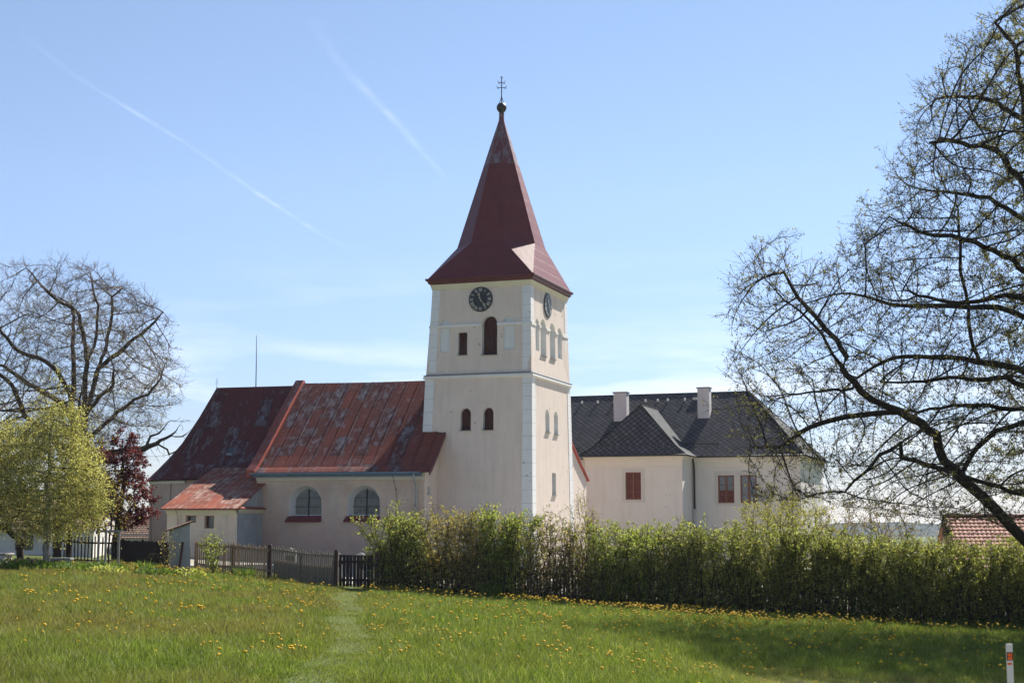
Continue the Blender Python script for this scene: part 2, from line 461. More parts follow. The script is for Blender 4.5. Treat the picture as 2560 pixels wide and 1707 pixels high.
def slate_mat():
    b = NB('dark diamond shingle roof'); uv = b.sep(b.uv())
    k = 1.0 / 0.36
    a = b.math('MULTIPLY', b.math('ADD', uv[0], uv[1]), k * 0.8); c_ = b.math('MULTIPLY', b.math('SUBTRACT', uv[0], uv[1]), k * 0.8)
    fa = b.math('FRACT', a); fc = b.math('FRACT', c_)
    ln = b.math('MAXIMUM', b.math('LESS_THAN', fa, 0.17), b.math('GREATER_THAN', fc, 0.83))
    cell = b.n('ShaderNodeTexWhiteNoise'); cell.noise_dimensions = '2D'
    b.set(cell.inputs['Vector'], b.comb(b.math('FLOOR', a), b.math('FLOOR', c_), 0.0))
    n1 = b.noise(b.uv(), 0.7, 4)
    c = b.mix(cell.outputs['Value'], (0.075, 0.077, 0.085), (0.12, 0.12, 0.13))
    c = b.mix(0.4, c, b.ramp(n1, [(0.3, 0.6), (0.7, 1.0)]), 'MULTIPLY')
    c = b.mix(ln, c, (0.010, 0.010, 0.012))
    h = b.math('SUBTRACT', b.math('MULTIPLY', b.math('ADD', fa, b.math('SUBTRACT', 1.0, fc)), 0.35), ln)
    return b.done(b.pbr(c, 0.8, 0.06, normal=b.bump(h, 0.5, 0.03)))
M_slate = slate_mat()
M_chimney = plaster('whitewashed chimney plaster', (0.66, 0.63, 0.61), (0.56, 0.53, 0.51), (0.4, 0.36, 0.36), 0.6)
M_picket_b = wood('weathered brown picket wood', (0.36, 0.25, 0.17), (0.19, 0.13, 0.09))
M_picket_g = wood('weathered grey picket wood', (0.29, 0.235, 0.18), (0.15, 0.125, 0.10))
M_darkwood = wood('dark tarred boards', (0.035, 0.025, 0.025), (0.018, 0.014, 0.014))
M_postwood = wood('reddish brown fence post wood', (0.085, 0.05, 0.04), (0.045, 0.03, 0.026))
M_greywood = wood('silver grey wood', (0.28, 0.28, 0.27), (0.16, 0.16, 0.16))
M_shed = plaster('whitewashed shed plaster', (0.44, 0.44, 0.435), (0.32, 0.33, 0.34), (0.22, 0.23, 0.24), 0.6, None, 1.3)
M_tile = simple('reddish clay tile', (0.46, 0.22, 0.155), 0.8, 0.2, 0, 0.5, 3)
M_oldtile = simple('old brown clay tile', (0.20, 0.125, 0.09), 0.85, 0.2, 0, 0.5, 2)
M_rust = simple('rusty iron', (0.12, 0.035, 0.02), 0.8, 0.2, 0, 0.5, 8)
M_cottage = plaster('white cottage plaster', (0.72, 0.70, 0.66), (0.66, 0.63, 0.58), (0.5, 0.46, 0.42), 0.3)
M_stone = simple('grey memorial stone', (0.34, 0.33, 0.31), 0.8, 0.2, 0, 0.4, 5)
M_pale = simple('pale memorial stone', (0.62, 0.6, 0.56), 0.7, 0.3, 0, 0.3, 5)
M_plastic = simple('white plastic', (0.72, 0.72, 0.72), 0.4, 0.4, 0, 0.08, 3)
M_orange = simple('orange reflector', (0.85, 0.13, 0.02), 0.3, 0.5, 0, 0.05, 3)
M_blackp = simple('black plastic band', (0.03, 0.03, 0.03), 0.5)
M_bark = bark('dark alder bark', (0.055, 0.043, 0.036), (0.02, 0.016, 0.014))
M_limebark = bark('grey brown lime bark', (0.085, 0.065, 0.052), (0.035, 0.027, 0.022))
M_twig = bark('thin brown twigs', (0.115, 0.085, 0.062), (0.055, 0.04, 0.03))
M_limetwig = bark('grey brown lime twigs', (0.20, 0.155, 0.125), (0.10, 0.078, 0.062))
M_birchbark = bark('white birch bark', (0.40, 0.38, 0.36), (0.08, 0.07, 0.065))
M_hedgewood = bark('hedge stems', (0.08, 0.06, 0.045), (0.03, 0.024, 0.02))

# ------------------------------------------------------------------ ground
_zx = np.array([-400, -60, -30, -18, -12.8, -8, 0, 8.3, 18, 40, 90, 400.0])
_zz = np.array([1.6, 2.0, 1.75, 1.5, 1.28, 0.84, 0.30, -0.16, -0.68, -1.2, -1.6, -2.0])
def zg(x, y):
    x = np.asarray(x, float); y = np.asarray(y, float)
    zf = (np.interp(x - 1.5, _zx, _zz) + np.interp(x, _zx, _zz) + np.interp(x + 1.5, _zx, _zz)) / 3
    xr = np.clip((x + 2) / 8, 0, 1); end = 58 - 30 * xr * xr * (3 - 2 * xr)
    t = np.clip(y / end, 0, 1); t = t * t * (3 - 2 * t) * 0.5 + t * 0.5
    z = 1.4 + (zf - 1.4) * t
    z = z - np.clip((y - 130) / 900, 0, 1) * 3.0
    return z + 0.045 * np.sin(x * 0.9 + y * 0.31) * np.sin(y * 0.55 - x * 0.2) + 0.02 * np.sin(x * 2.3 + 1.0) * np.sin(y * 1.7)
def G(x, y): return float(zg(x, y))

PATH = [(-2.45, 14.0), (-2.5, 22.6), (-3.4, 31.0), (-4.7, 43.0), (-5.7, 52.0), (-6.05, 58.5)]
def path_dist(x, y):
    px = np.interp(y, [p[1] for p in PATH], [p[0] for p in PATH])
    return np.abs(x - px - 0.15 * np.sin(y * 0.5))

def ground_mat():
    b = NB('meadow soil and turf'); p = b.pos()
    n1 = b.noise(p, 0.35, 5, 0.6); n2 = b.noise(p, 5.0, 5, 0.7)
    c = b.mix(b.ramp(n1, [(0.35, 0.0), (0.65, 1.0)]), (0.080, 0.105, 0.026), (0.110, 0.135, 0.035))
    c = b.mix(0.6, c, b.ramp(n2, [(0.3, 0.35), (0.7, 1.0)]), 'MULTIPLY')
    xyz = b.sep(p)
    yard = b.math('MULTIPLY', b.ramp(b.math('SUBTRACT', b.math('ADD', xyz[1], b.math('MULTIPLY', xyz[0], 0.085)), 58.2), [(0.0, 0.0), (0.9, 1.0)]), b.ramp(b.math('DIVIDE', xyz[1], 200.0), [(0.55, 1.0), (0.6, 0.0)]))
    yard = b.math('MULTIPLY', yard, b.ramp(b.math('DIVIDE', b.math('ABSOLUTE', b.math('SUBTRACT', xyz[0], 3.0)), 40.0), [(0.4, 1.0), (0.6, 0.0)]))
    c = b.mix(b.math('MULTIPLY', yard, b.ramp(b.noise(p, 0.5, 4, 0.6), [(0.3, 0.6), (0.55, 1.0)])), c, b.mix(n2, (0.34, 0.31, 0.26), (0.48, 0.45, 0.39)))
    dry_sunlit = b.math('MULTIPLY', b.ramp(b.math('DIVIDE', xyz[1], 60.0), [(0.46, 1.0), (0.515, 0.0)]), b.ramp(b.math('DIVIDE', xyz[0], 12.0), [(0.3, 0.0), (0.5, 1.0)]))  # dry verge colour, also painting the sunlit strip past the tree shadow
    c = b.mix(b.math('MULTIPLY', dry_sunlit, b.ramp(b.noise(p, 1.6, 4, 0.7), [(0.35, 0.0), (0.6, 0.9)])), c, (0.30, 0.23, 0.12))
    return b.done(b.pbr(c, 0.95, 0.1, normal=b.bump(n2, 0.6, 0.05)))
def ax(fine0, fine1, step, far):
    a = list(np.arange(fine0, fine1 + 1e-6, step)); s = step
    lo, hi = [fine0], [fine1]
    while hi[-1] < far: s *= 1.28; hi.append(hi[-1] + s); lo.append(lo[-1] - s)
    return np.array(lo[:0:-1] + a + hi[1:])
gx = ax(-40, 40, 0.75, 6000.0); gy = ax(-5, 120, 0.75, 9000.0)
XX, YY = np.meshgrid(gx, gy); ZZ = zg(XX, YY)
nx, ny = len(gx), len(gy)
ii = (np.arange(ny - 1)[:, None] * nx + np.arange(nx - 1)[None]).ravel()
me = np_mesh('ground', np.stack([XX, YY, ZZ], -1).reshape(-1, 3), np.stack([ii, ii + 1, ii + nx + 1, ii + nx], 1), smooth=True)
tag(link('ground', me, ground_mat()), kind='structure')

# wooded hill far off, seen under the boughs on the right
def hill_mat():
    b = NB('far wooded hill'); n1 = b.noise(b.pos(), 0.06, 6, 0.7)
    c = b.ramp(n1, [(0.35, (0.045, 0.058, 0.062)), (0.65, (0.085, 0.10, 0.095))])
    return b.done(b.pbr(c, 1.0, 0.0, normal=b.bump(n1, 1.0, 6.0)))
hx = np.linspace(-700, 1500, 260); hy = np.linspace(0, 1, 14)
HX, HT = np.meshgrid(hx, hy)
crest = 2.5 + 5.5 * np.exp(-((hx - 395) / 70) ** 2) + 3.5 * np.exp(-((hx - 470) / 60) ** 2) + 5 * np.exp(-((hx - 900) / 200) ** 2) - 3.5 * np.exp(-((hx + 200) / 260) ** 2)
crest = crest + rng.normal(0, 0.55, len(hx)) + np.abs(np.sin(hx * 0.9)) * 0.7
HZ = -8 + (crest[None] + 8) * np.sin(np.pi * np.clip(HT, 0, 1)) ** 0.5
me = np_mesh('hills', np.stack([HX, 1450 + 500 * HT, HZ], -1).reshape(-1, 3),
             np.stack([k := (np.arange(13)[:, None] * 260 + np.arange(259)[None]).ravel(), k + 1, k + 261, k + 260], 1))
tag(link('hills', me, hill_mat()), kind='structure')

# ------------------------------------------------------------------ church
T = Fr((1.04, 80.0), 19.2)
TL = [(-0.8, -0.15, 6.65, -0.28, 7.7), (11.25, -0.05, 6.15, -0.08, 7.05), (11.45, 0.0, 6.05, -0.05, 6.95), (16.5, 0.06, 5.8, 0.05, 6.75)]
def tl(z):
    zs = [r[0] for r in TL]
    return [float(np.interp(z, zs, [r[k] for r in TL])) for k in (1, 2, 3, 4)]
def t_front(s, z): return T(s, tl(z)[2], z)
def t_right(s, z): return T(tl(z)[0], s, z)
def t_left(s, z): return T(tl(z)[1], s, z)
def t_back(s, z): return T(s, tl(z)[3], z)
IN_F = Vector((T.w[0], T.w[1], 0)); IN_R = Vector((T.u[0], T.u[1], 0))

church = empty('church', 'pink plastered church with red spire, two clocks and rusty red roofs', 'church', T(2.93, 3.38, 0.3))

# openings
bell = arch(1.96, 2.85, 12.45, 14.61)
slot = rect(3.72, 4.26, 12.5, 13.76)
nfl = arch(4.76, 5.33, 12.7, 14.52); nfr = arch(0.95, 1.58, 12.7, 14.56)
lowL = arch(3.45, 4.07, 8.32, 9.54); lowR = arch(2.13, 2.74, 8.32, 9.54)
rn = [arch(0.85, 1.5, 12.72, 14.5), arch(1.75, 2.75, 12.55, 14.6), arch(3.45, 4.45, 12.55, 14.6), arch(4.9, 5.75, 12.72, 14.5)]
rlow = [arch(2.28, 3.02, 8.3, 9.58), arch(3.87, 4.62, 8.28, 9.58)]
rslit = rect(3.38, 4.1, 4.85, 6.08)

mb = MB()
def frame4(z0, z1, f, ia, ib):
    return [(tl(z0)[ia], z0), (tl(z0)[ib], z0), (tl(z1)[ib], z1), (tl(z1)[ia], z1)]
holed(mb, t_front, frame4(-0.8, 11.25, 0, 0, 1), [lowL, lowR])
holed(mb, t_front, frame4(11.25, 16.5, 0, 0, 1), [bell, slot, nfl, nfr])
holed(mb, t_right, frame4(-0.8, 11.25, 0, 2, 3), rlow + [rslit])
holed(mb, t_right, frame4(11.25, 16.5, 0, 2, 3), rn)
for f, ia, ib in ((t_left, 2, 3), (t_back, 0, 1)):
    holed(mb, f, frame4(-0.8, 11.25, 0, ia, ib), []); holed(mb, f, frame4(11.25, 16.5, 0, ia, ib), [])
# reveals and niche backs are pale (slot 1)
for lp, dep in ((bell, .42), (slot, .3), (lowL, .38), (lowR, .38)): reveal(mb, t_front, lp, IN_F, dep, 1)
for lp in (nfl, nfr):
    mb.face(reveal(mb, t_front, lp, IN_F, .07, 1), 1)
for lp, dep in ((rn[0], .16), (rn[1], .34), (rn[2], .34), (rn[3], .16), (rlow[0], .3), (rlow[1], .3)):
    mb.face(reveal(mb, t_right, lp, IN_R, dep, 1), 1)
reveal(mb, t_right, rslit, IN_R, .45, 1)
tower = mb.build('tower_wall', [M_pink, M_reveal], church)

# corner strips, 15 mm proud
mb = MB()
def strip(f, s0a, s1a, s0b, s1b, z0, z1, outv, p=0.02, f2=None):
    o = Vector(outv) * p
    q = [Vector(f(s0a, z0)), Vector(f(s1a, z0)), Vector(f(s1b, z1)), Vector(f(s0b, z1))]
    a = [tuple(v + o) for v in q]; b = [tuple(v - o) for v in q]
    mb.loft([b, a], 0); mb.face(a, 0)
for z0, z1, w0, w1 in ((-0.8, 11.22, .66, .5), (11.47, 16.3, .48, .46)):
    A0, A1 = tl(z0), tl(z1)
    strip(t_front, A0[0] - .02, A0[0] + w0, A1[0] - .02, A1[0] + w1, z0, z1, -IN_F)
    strip(t_front, A0[1] - w0, A0[1] + .02, A1[1] - w1, A1[1] + .02, z0, z1, -IN_F)
    strip(t_right, A0[2] - .018, A0[2] + w0 * 1.1, A1[2] - .018, A1[2] + w1 * 1.15, z0, z1, -IN_R)
    strip(t_right, A0[3] - w0 * 1.1, A0[3] + .02, A1[3] - w1 * 1.15, A1[3] + .02, z0, z1, -IN_R)
    strip(t_left, A0[2] - .018, A0[2] + w0, A1[2] - .018, A1[2] + w1, z0, z1, IN_R)
mb.build('corner_strip', M_white, tower)

def ring(mb, prof, m=0):
    """prof: (offset, z) profile swept round the tower"""
    rings = []
    for off, z in prof:
        a0, a1, b0, b1 = tl(z)
        rings.append([T(a0 - off, b0 - off, z), T(a1 + off, b0 - off, z), T(a1 + off, b1 + off, z), T(a0 - off, b1 + off, z)])
    mb.loft(rings, m)
mb = MB(); ring(mb, [(-.05, 11.14), (.10, 11.2), (.13, 11.24), (.13, 11.36), (-.1, 11.37)], 0)
ring(mb, [(.10, 11.363), (.17, 11.375), (.17, 11.395), (-.1, 11.5)], 1)
mb.build('cornice', [M_trim, M_lead], tower)
mb = MB(); ring(mb, [(-.05, 16.18), (.04, 16.2), (.06, 16.3), (.11, 16.42), (.14, 16.5), (-.1, 16.52)], 0)
mb.build('cornice', M_cream, tower)
# string course, broken by the belfry opening and the side niches
def band(f, s0, s1, z0, z1, inn, p):
    mb = MB()
    o = -Vector(inn) * p
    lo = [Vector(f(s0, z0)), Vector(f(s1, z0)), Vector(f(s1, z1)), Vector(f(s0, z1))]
    a = [tuple(v + o) for v in lo]; c = [tuple(v - o * 0.5) for v in lo]
    a[0] = tuple(Vector(a[0]) + Vector((0, 0, .04))); a[1] = tuple(Vector(a[1]) + Vector((0, 0, .04)))
    mb.loft([c, a], 0); mb.face(a, 0); mb.build('string_course', M_trim, tower)
band(t_front, -0.07, 1.955, 14.03, 14.2, IN_F, .075); band(t_front, 2.855, 5.97, 14.03, 14.2, IN_F, .075)
for s0, s1 in ((-0.055, 0.85), (1.5, 1.75), (2.75, 3.45), (4.45, 4.9), (5.75, 6.92)):
    band(t_right, s0, s1, 14.02, 14.18, IN_R, .06)
band(t_left, -0.05, 6.9, 14.03, 14.2, -IN_R, .075)

def panel(name, f, lp, inn, dep, mat, parent, slats=0):
    mb = MB(); b = shift(lp, f, Vector(inn) * dep); mb.face(b)
    if slats:
        s0 = min(p[0] for p in lp); s1 = max(p[0] for p in lp); z0 = min(p[1] for p in lp); z1 = max(p[1] for p in lp)
        for k in range(1, slats):
            s = s0 + (s1 - s0) * k / slats
            c = (s0 + s1) / 2; h = (s1 - s0) / 2; zt = z1 - h + math.sqrt(max(0, h * h - (s - c) ** 2)) if len(lp) > 4 else z1
            q = [Vector(f(s - .012, z0)), Vector(f(s + .012, z0)), Vector(f(s + .012, zt - .02)), Vector(f(s - .012, zt - .02))]
            i = Vector(inn)
            mb.loft([[tuple(v + i * dep) for v in q], [tuple(v + i * (dep - .02)) for v in q]]); mb.face([tuple(v + i * (dep - .02)) for v in q])
    return mb.build(name, mat, parent)
panel('shutter', t_front, bell, IN_F, .34, M_shutter, tower, 6)
panel('shutter', t_front, slot, IN_F, .22, M_shutter, tower, 4)
for lp in (lowL, lowR): panel('shutter', t_front, lp, IN_F, .28, M_shutter, tower, 5)
panel('shutter', t_right, rslit, IN_R, .4, M_shutter, tower, 2)
def sill(f, s0, s1, z, inn, mat=M_lead, p=.09):
    mb = MB(); i = Vector(inn)
    q = [Vector(f(s0 - .04, z)) - i * p, Vector(f(s1 + .04, z)) - i * p, Vector(f(s1 + .04, z)) + i * .25, Vector(f(s0 - .04, z)) + i * .25]
    mb.hexa([tuple(v + Vector((0, 0, -.03 if k < 2 else .0))) for k, v in enumerate(q)] + [tuple(v + Vector((0, 0, -.005 if k < 2 else .03))) for k, v in enumerate(q)])
    return mb.build('sill', mat, tower)
sill(t_front, 1.96, 2.85, 12.45, IN_F); sill(t_front, 3.72, 4.26, 12.5, IN_F)
sill(t_front, 3.45, 4.07, 8.32, IN_F); sill(t_front, 2.13, 2.74, 8.32, IN_F)
for a_, b_, z_ in ((1.75, 2.75, 12.55), (3.45, 4.45, 12.55), (2.28, 3.02, 8.3), (3.87, 4.62, 8.28), (3.38, 4.1, 4.85)): sill(t_right, a_, b_, z_, IN_R)

# clocks
def clock(f, s0, z0, inn, label):
    R = 0.70; i = Vector(inn); c = Vector(f(s0, z0)); ex = (Vector(f(s0 + .5, z0)) - Vector(f(s0 - .5, z0))).normalized()
    vz = Vector((0, 0, 1))
    if ex.cross(vz).dot(i) > 0: ex = -ex           # so that +ex runs to the reader's right
    def P(x, y, o): return tuple(c + ex * x + vz * y - i * o)
    mb = MB(); n = 48
    circ = lambda r, o: [P(r * math.cos(2 * math.pi * k / n), r * math.sin(2 * math.pi * k / n), o) for k in range(n)]
    mb.loft([circ(R, -.03), circ(R, .05), circ(R - .03, .06)]); mb.face(circ(R - .03, .06), 0)
    def bar(x0, y0, x1, y1, w, o, m=1, w1=None):
        d = Vector((x1 - x0, y1 - y0)).normalized(); nx_, ny_ = -d.y * w / 2, d.x * w / 2
        if w1 is None: w1 = w
        mx_, my_ = -d.y * w1 / 2, d.x * w1 / 2
        q = [(x0 + nx_, y0 + ny_), (x0 - nx_, y0 - ny_), (x1 - mx_, y1 - my_), (x1 + mx_, y1 + my_)]
        a = [P(x, y, o) for x, y in q]; b = [P(x, y, o + .012) for x, y in q]
        mb.loft([a, b], m); mb.face(b, m)
    NUM = ['XII', 'I', 'II', 'III', 'IIII', 'V', 'VI', 'VII', 'VIII', 'IX', 'X', 'XI']
    for h, s in enumerate(NUM):
        a = math.radians(90 - 30 * h); rx, ry = math.cos(a), math.sin(a); tx, ty = ry, -rx
        wid = {'I': .055, 'V': .10, 'X': .10}; tot = sum(wid[ch] for ch in s); u = -tot / 2
        for ch in s:
            w = wid[ch]; m0, m1 = u + .012, u + w - .012; mid = u + w / 2; ri, ro = .44, .63
            pt = lambda uu, r: (rx * r + tx * uu, ry * r + ty * uu)
            if ch == 'I': bar(*pt(mid, ri), *pt(mid, ro), .036, .06)
            elif ch == 'V': bar(*pt(m0, ro), *pt(mid, ri), .036, .06); bar(*pt(m1, ro), *pt(mid, ri), .02, .062)
            else: bar(*pt(m0, ro), *pt(m1, ri), .036, .06); bar(*pt(m1, ro), *pt(m0, ri), .02, .062)
            u += w
    ck = mb.build('clock', [M_black, M_numeral], church)
    tag(ck, label)
    for name, hrs, ln, w, o in (('hour_hand', 11.4, .42, .06, .085), ('minute_hand', 24 / 5, .56, .05, .1)):
        mb = MB(); a = math.radians(90 - 30 * hrs); dx, dy = math.cos(a), math.sin(a)
        bar(-dx * .14, -dy * .14, dx * ln, dy * ln, w, o, 0, w * .5)
        k = ln * .72; bar(dx * k + dy * .085, dy * k - dx * .085, dx * k - dy * .085, dy * k + dx * .085, .045, o + .001, 0)
        bar(dx * (k - .09), dy * (k - .09), dx * (k + .09), dy * (k + .09), .10, o + .002, 0, .02)
        bar(-.03, 0, .03, 0, .06, o + .003, 0)
        mb.build(name, M_gilt, ck)
clock(t_front, 2.94, 15.56, IN_F, 'black clock with Roman numerals on the shaded side of the tower')
clock(t_right, 3.08, 15.5, IN_R, 'black clock with Roman numerals on the sunlit side of the tower')

# spire: rectangular eave broached into an octagon
ca, cb = 2.93, 3.40
mb = MB()
a0, a1, b0, b1 = tl(16.5); ov = .24
def rc(off, z): return [T(a0 - off, b0 - off, z), T(a1 + off, b0 - off, z), T(a1 + off, b1 + off, z), T(a0 - off, b1 + off, z)]
base = rc(ov, 16.82)
def octa(r, z): 
    h = r * math.tan(math.pi / 8)
    return [T(ca + x, cb + y, z) for x, y in ((-h, -r), (h, -r), (r, -h), (r, h), (h, r), (-h, r), (-r, h), (-r, -h))]
kn = octa(2.36, 19.0)
for i in range(4):
    p, q = base[i], base[(i + 1) % 4]
    k0, k1 = kn[2 * i], kn[2 * i + 1]; k2 = kn[(2 * i + 2) % 8]
    mb.face([p, q, k1, k0]); mb.face([q, k2, k1])
rings = [kn, octa(.60, 25.1), octa(.15, 26.6), octa(.13, 27.0)]
mb.loft(rings); mb.face(rings[-1]); mb.loft([rc(ov, 16.74), base])
spire = mb.build('spire', M_spire, church)
mb = MB()
for prof in ([(.12, 16.505), (.22, 16.56), (.25, 16.70), (.05, 16.735)], [(.25, 16.69), (.33, 16.70), (.35, 16.80), (.33, 16.835), (.22, 16.845)]):
    mb.loft([rc(o, z) for o, z in prof])
mb.build('eave_gutter', M_eave, spire)
apx = T(ca, cb, 0)
mb = MB(); prof = [(.10, 26.95), (.17, 27.02), (.11, 27.08), (.20, 27.14), (.28, 27.27), (.30, 27.38), (.29, 27.44), (.27, 27.5), (.19, 27.62), (.05, 27.68)]
mb.loft([[(apx[0] + r * math.cos(k * math.pi / 10), apx[1] + r * math.sin(k * math.pi / 10), z) for k in range(20)] for r, z in prof], cap=True)
mb.build('ball_finial', M_ball, spire, smooth=True)
def wire_cross(F, t, d, z0, s, mat, parent, ornate=True):
    mb = MB(); p = lambda x, z: F(t + x * s, d, z0 + z * s)
    mb.tube([p(0, 0), p(0, 1.52)], .03 * s, 8)
    for sg in (-1, 1): mb.tube([p(sg * .13, 0), p(sg * .05, .22), p(0, .42)], .018 * s, 6)
    for sg in (-1, 1):
        for zz, w in ((1.22, .17), (.92, .24)):
            mb.tube([p(0, zz), p(sg * w * .6, zz), p(sg * w, zz + .0), p(sg * (w + .05), zz + .07), p(sg * w, zz + .11)], .02 * s, 6)
            mb.tube([p(sg * w * .6, zz), p(sg * w, zz - .07), p(sg * (w - .05), zz - .1)], .016 * s, 6)
    mb.tube([p(.05 * math.cos(k * math.pi / 4), 1.55 + .05 * math.sin(k * math.pi / 4)) for k in range(9)], .018 * s, 6)
    return mb.build('cross', mat, parent)
wire_cross(Fr((0, 0), 0), -apx[0], apx[1], 27.66, 1.0, M_iron, spire)

# ---- nave
Nv = Fr((-4.672, 79.43), 15.0, 1.0135)       # nave plan measured at 1:1.0135
IN_N = Vector((Nv.w[0], Nv.w[1], 0))
f_n = lambda s, z: Nv(s, 0.0, z)
navew = empty('nave', None, None, (0, 0, 0)) if False else None
nw = [arch(5.81, 7.70, 3.62, 5.28, 0.93), arch(2.49, 4.34, 3.62, 5.27, 0.92)]
mb = MB()
holed(mb, f_n, [(0, -.8), (9.6, -.8), (9.6, 5.62), (0, 5.62)], nw)
inner = []
for lp in nw:
    c0 = (lp[0][0] + lp[1][0]) / 2
    lp_in = [(c0 + (s - c0) * .86 - .03, 3.68 + (z - 3.62) * .87) for s, z in lp]
    mb.loft([[f_n(*p) for p in lp], [tuple(Vector(f_n(*p)) + IN_N * .48) for p in lp_in]], 1)
    inner.append(lp_in)
prof_n = [(-.50, 5.96), (0.0, 6.27), (.8, 6.92), (2.0, 7.96), (4.0, 9.72), (6.0, 11.45)]
gab = [(0, -.8), (12.0, -.8)] + [(12 - d, z - .06) for d, z in prof_n[1:]][0:0]
gz = [Nv(0.0, d, z - .07) for d, z in prof_n[1:]] + [Nv(0.0, 12 - d, z - .07) for d, z in prof_n[1:-1]][::-1]
sq = rect(.50, 1.02, 4.78, 5.2)
f_g = lambda s, z: Nv(0.0, s, z)
pg = [(0, -.8), (12, -.8), (12, 6.2)] + [(12 - d, z - .07) for d, z in prof_n[2:-1]] + [(6, 11.38)] + [(d, z - .07) for d, z in prof_n[1:-1]][::-1]
holed(mb, f_g, pg, [sq], 2)
IN_G = Vector((Nv.u[0], Nv.u[1], 0))
mb.face(reveal(mb, f_g, sq, IN_G, .4, 1), 1)
f_g2 = lambda s, z: Nv(9.6, s, z); holed(mb, f_g2, pg, [], 0)
f_nb = lambda s, z: Nv(s, 12.0, z); holed(mb, f_nb, [(0, -.8), (9.6, -.8), (9.6, 6.2), (0, 6.2)], [], 0)
nave = mb.build('nave_wall', [M_nave, M_reveal, M_pink], church)
for lp_in, nm in zip(inner, ('', '')):
    F2 = lambda s, z: tuple(Vector(f_n(s, z)) + IN_N * .46)
    mb = MB(); uv = lambda l: [(p[0], p[1]) for p in l]
    mb.face([F2(*p) for p in lp_in], 0, uv(lp_in))
    w = mb.build('window', M_glass, nave)
    mb = MB()
    s0, s1 = lp_in[0][0], lp_in[1][0]; z0 = lp_in[0][1]; zt = max(p[1] for p in lp_in); sc = (s0 + s1) / 2
    mb.box(Nv, sc - .025, sc + .025, .40, .455, z0, zt - .01)
    for k in (.33, .66):
        z = z0 + (zt - z0) * k; hw = (s1 - s0) / 2 * (1.0 if k < .5 else .92)
        mb.box(Nv, sc - hw, sc + hw, .41, .45, z - .014, z + .014)
    mb.build('glazing_bar', M_iron, w)
    mb = MB()
    a = [tuple(Vector(f_n(*p)) + IN_N * .44) for p in lp_in]
    cz = sum(p[1] for p in lp_in) / len(lp_in)
    b = [tuple(Vector(f_n(sc + (p[0] - sc) * .95, cz + (p[1] - cz) * .95)) + IN_N * .445) for p in lp_in]
    mb.loft([a, b]); mb.build('frame', M_reveal, w)
    mb = MB(); so = s0 - .22, s1 + .02
    mb.hexa([Nv(s0 - .12, -.14, 3.33), Nv(s1 + .34, -.14, 3.33), Nv(s1 + .22, .47, 3.60), Nv(s0 - .10, .47, 3.60),
             Nv(s0 - .12, -.145, 3.36), Nv(s1 + .34, -.145, 3.36), Nv(s1 + .22, .0, 3.64), Nv(s0 - .10, .0, 3.64)])
    mb.face([Nv(s0 - .10, .0, 3.641), Nv(s1 + .22, .0, 3.641), Nv(s1 + .1, .46, 3.68), Nv(s0, .46, 3.68)])
    mb.build('sill', M_sill, w)
mb = MB()
mb.loft([[Nv(s, d, z) for s in (0.02, 9.6)] for d, z in ((0.01, 5.55), (-.10, 5.56), (-.12, 5.84), (-.2, 5.9), (0.01, 5.92))], closed=False)
mb.face([Nv(0.02, 0, 5.55), Nv(.02, -.10, 5.56), Nv(.02, -.12, 5.84), Nv(.02, -.2, 5.9), Nv(.02, 0, 5.92)])
mb.build('cornice', M_frieze, nave)

def prof_roof(F, prof, ts, name, mat, parent, ribs=None, thick=.05, both=None, sag=0.0):
    mb = MB(); cum = [0]
    for (d0, z0), (d1, z1) in zip(prof, prof[1:]): cum.append(cum[-1] + math.hypot(d1 - d0, z1 - z0))
    sides = [(1, 0)] + ([(-1, both)] if both is not None else [])
    for sg, off in sides:
        D = lambda d: d if sg > 0 else off - d
        for k in range(len(prof) - 1):
            for t0, t1 in zip(ts, ts[1:]):
                zs = lambda t, z: z - sag * math.sin(math.pi * (t - ts[0]) / (ts[-1] - ts[0]))
                mb.face([F(t0, D(prof[k][0]), zs(t0, prof[k][1])), F(t1, D(prof[k][0]), zs(t1, prof[k][1])), F(t1, D(prof[k + 1][0]), zs(t1, prof[k + 1][1])), F(t0, D(prof[k + 1][0]), zs(t0, prof[k + 1][1]))],
                        0, [(t0, cum[k]), (t1, cum[k]), (t1, cum[k + 1]), (t0, cum[k + 1])])
        d, z = prof[0]
        mb.face([F(ts[0], D(d), z), F(ts[-1], D(d), z), F(ts[-1], D(d) , z - thick), F(ts[0], D(d), z - thick)], 0, [(ts[0], 0), (ts[-1], 0), (ts[-1], -.05), (ts[0], -.05)])
        mb.face([F(ts[0], D(d), z - thick), F(ts[-1], D(d), z - thick), F(ts[-1], D(prof[1][0]), prof[1][1] - thick), F(ts[0], D(prof[1][0]), prof[1][1] - thick)], 0)
    if ribs:
        for r in ribs:
            for k in range(len(prof) - 1):
                (d0, z0), (d1, z1) = prof[k], prof[k + 1]
                zz = lambda z: z - sag * math.sin(math.pi * (r - ts[0]) / (ts[-1] - ts[0]))
                w = .010; h = .022
                u0, u1 = [(r, cum[k])] * 4, None
                p = [F(r - w, d0, zz(z0) - .01), F(r + w, d0, zz(z0) - .01), F(r + w, d1, zz(z1) - .01), F(r - w, d1, zz(z1) - .01),
                     F(r - w, d0 - .02, zz(z0) + h), F(r + w, d0 - .02, zz(z0) + h), F(r + w, d1 - .02, zz(z1) + h), F(r - w, d1 - .02, zz(z1) + h)]
                for q in ((4, 5, 6, 7), (0, 4, 7, 3), (1, 2, 6, 5), (0, 1, 5, 4)):
                    mb.face([p[j] for j in q], 0, [(r + .35, cum[k] + .1 * j) for j in range(4)])
    return mb.build(name, mat, parent)
nroof = prof_roof(Nv, prof_n, list(np.linspace(-.42, 9.62, 9)), 'nave_roof', M_naveroof, church, ribs=[.1 + .72 * k for k in range(13)], both=12.0, sag=.05)
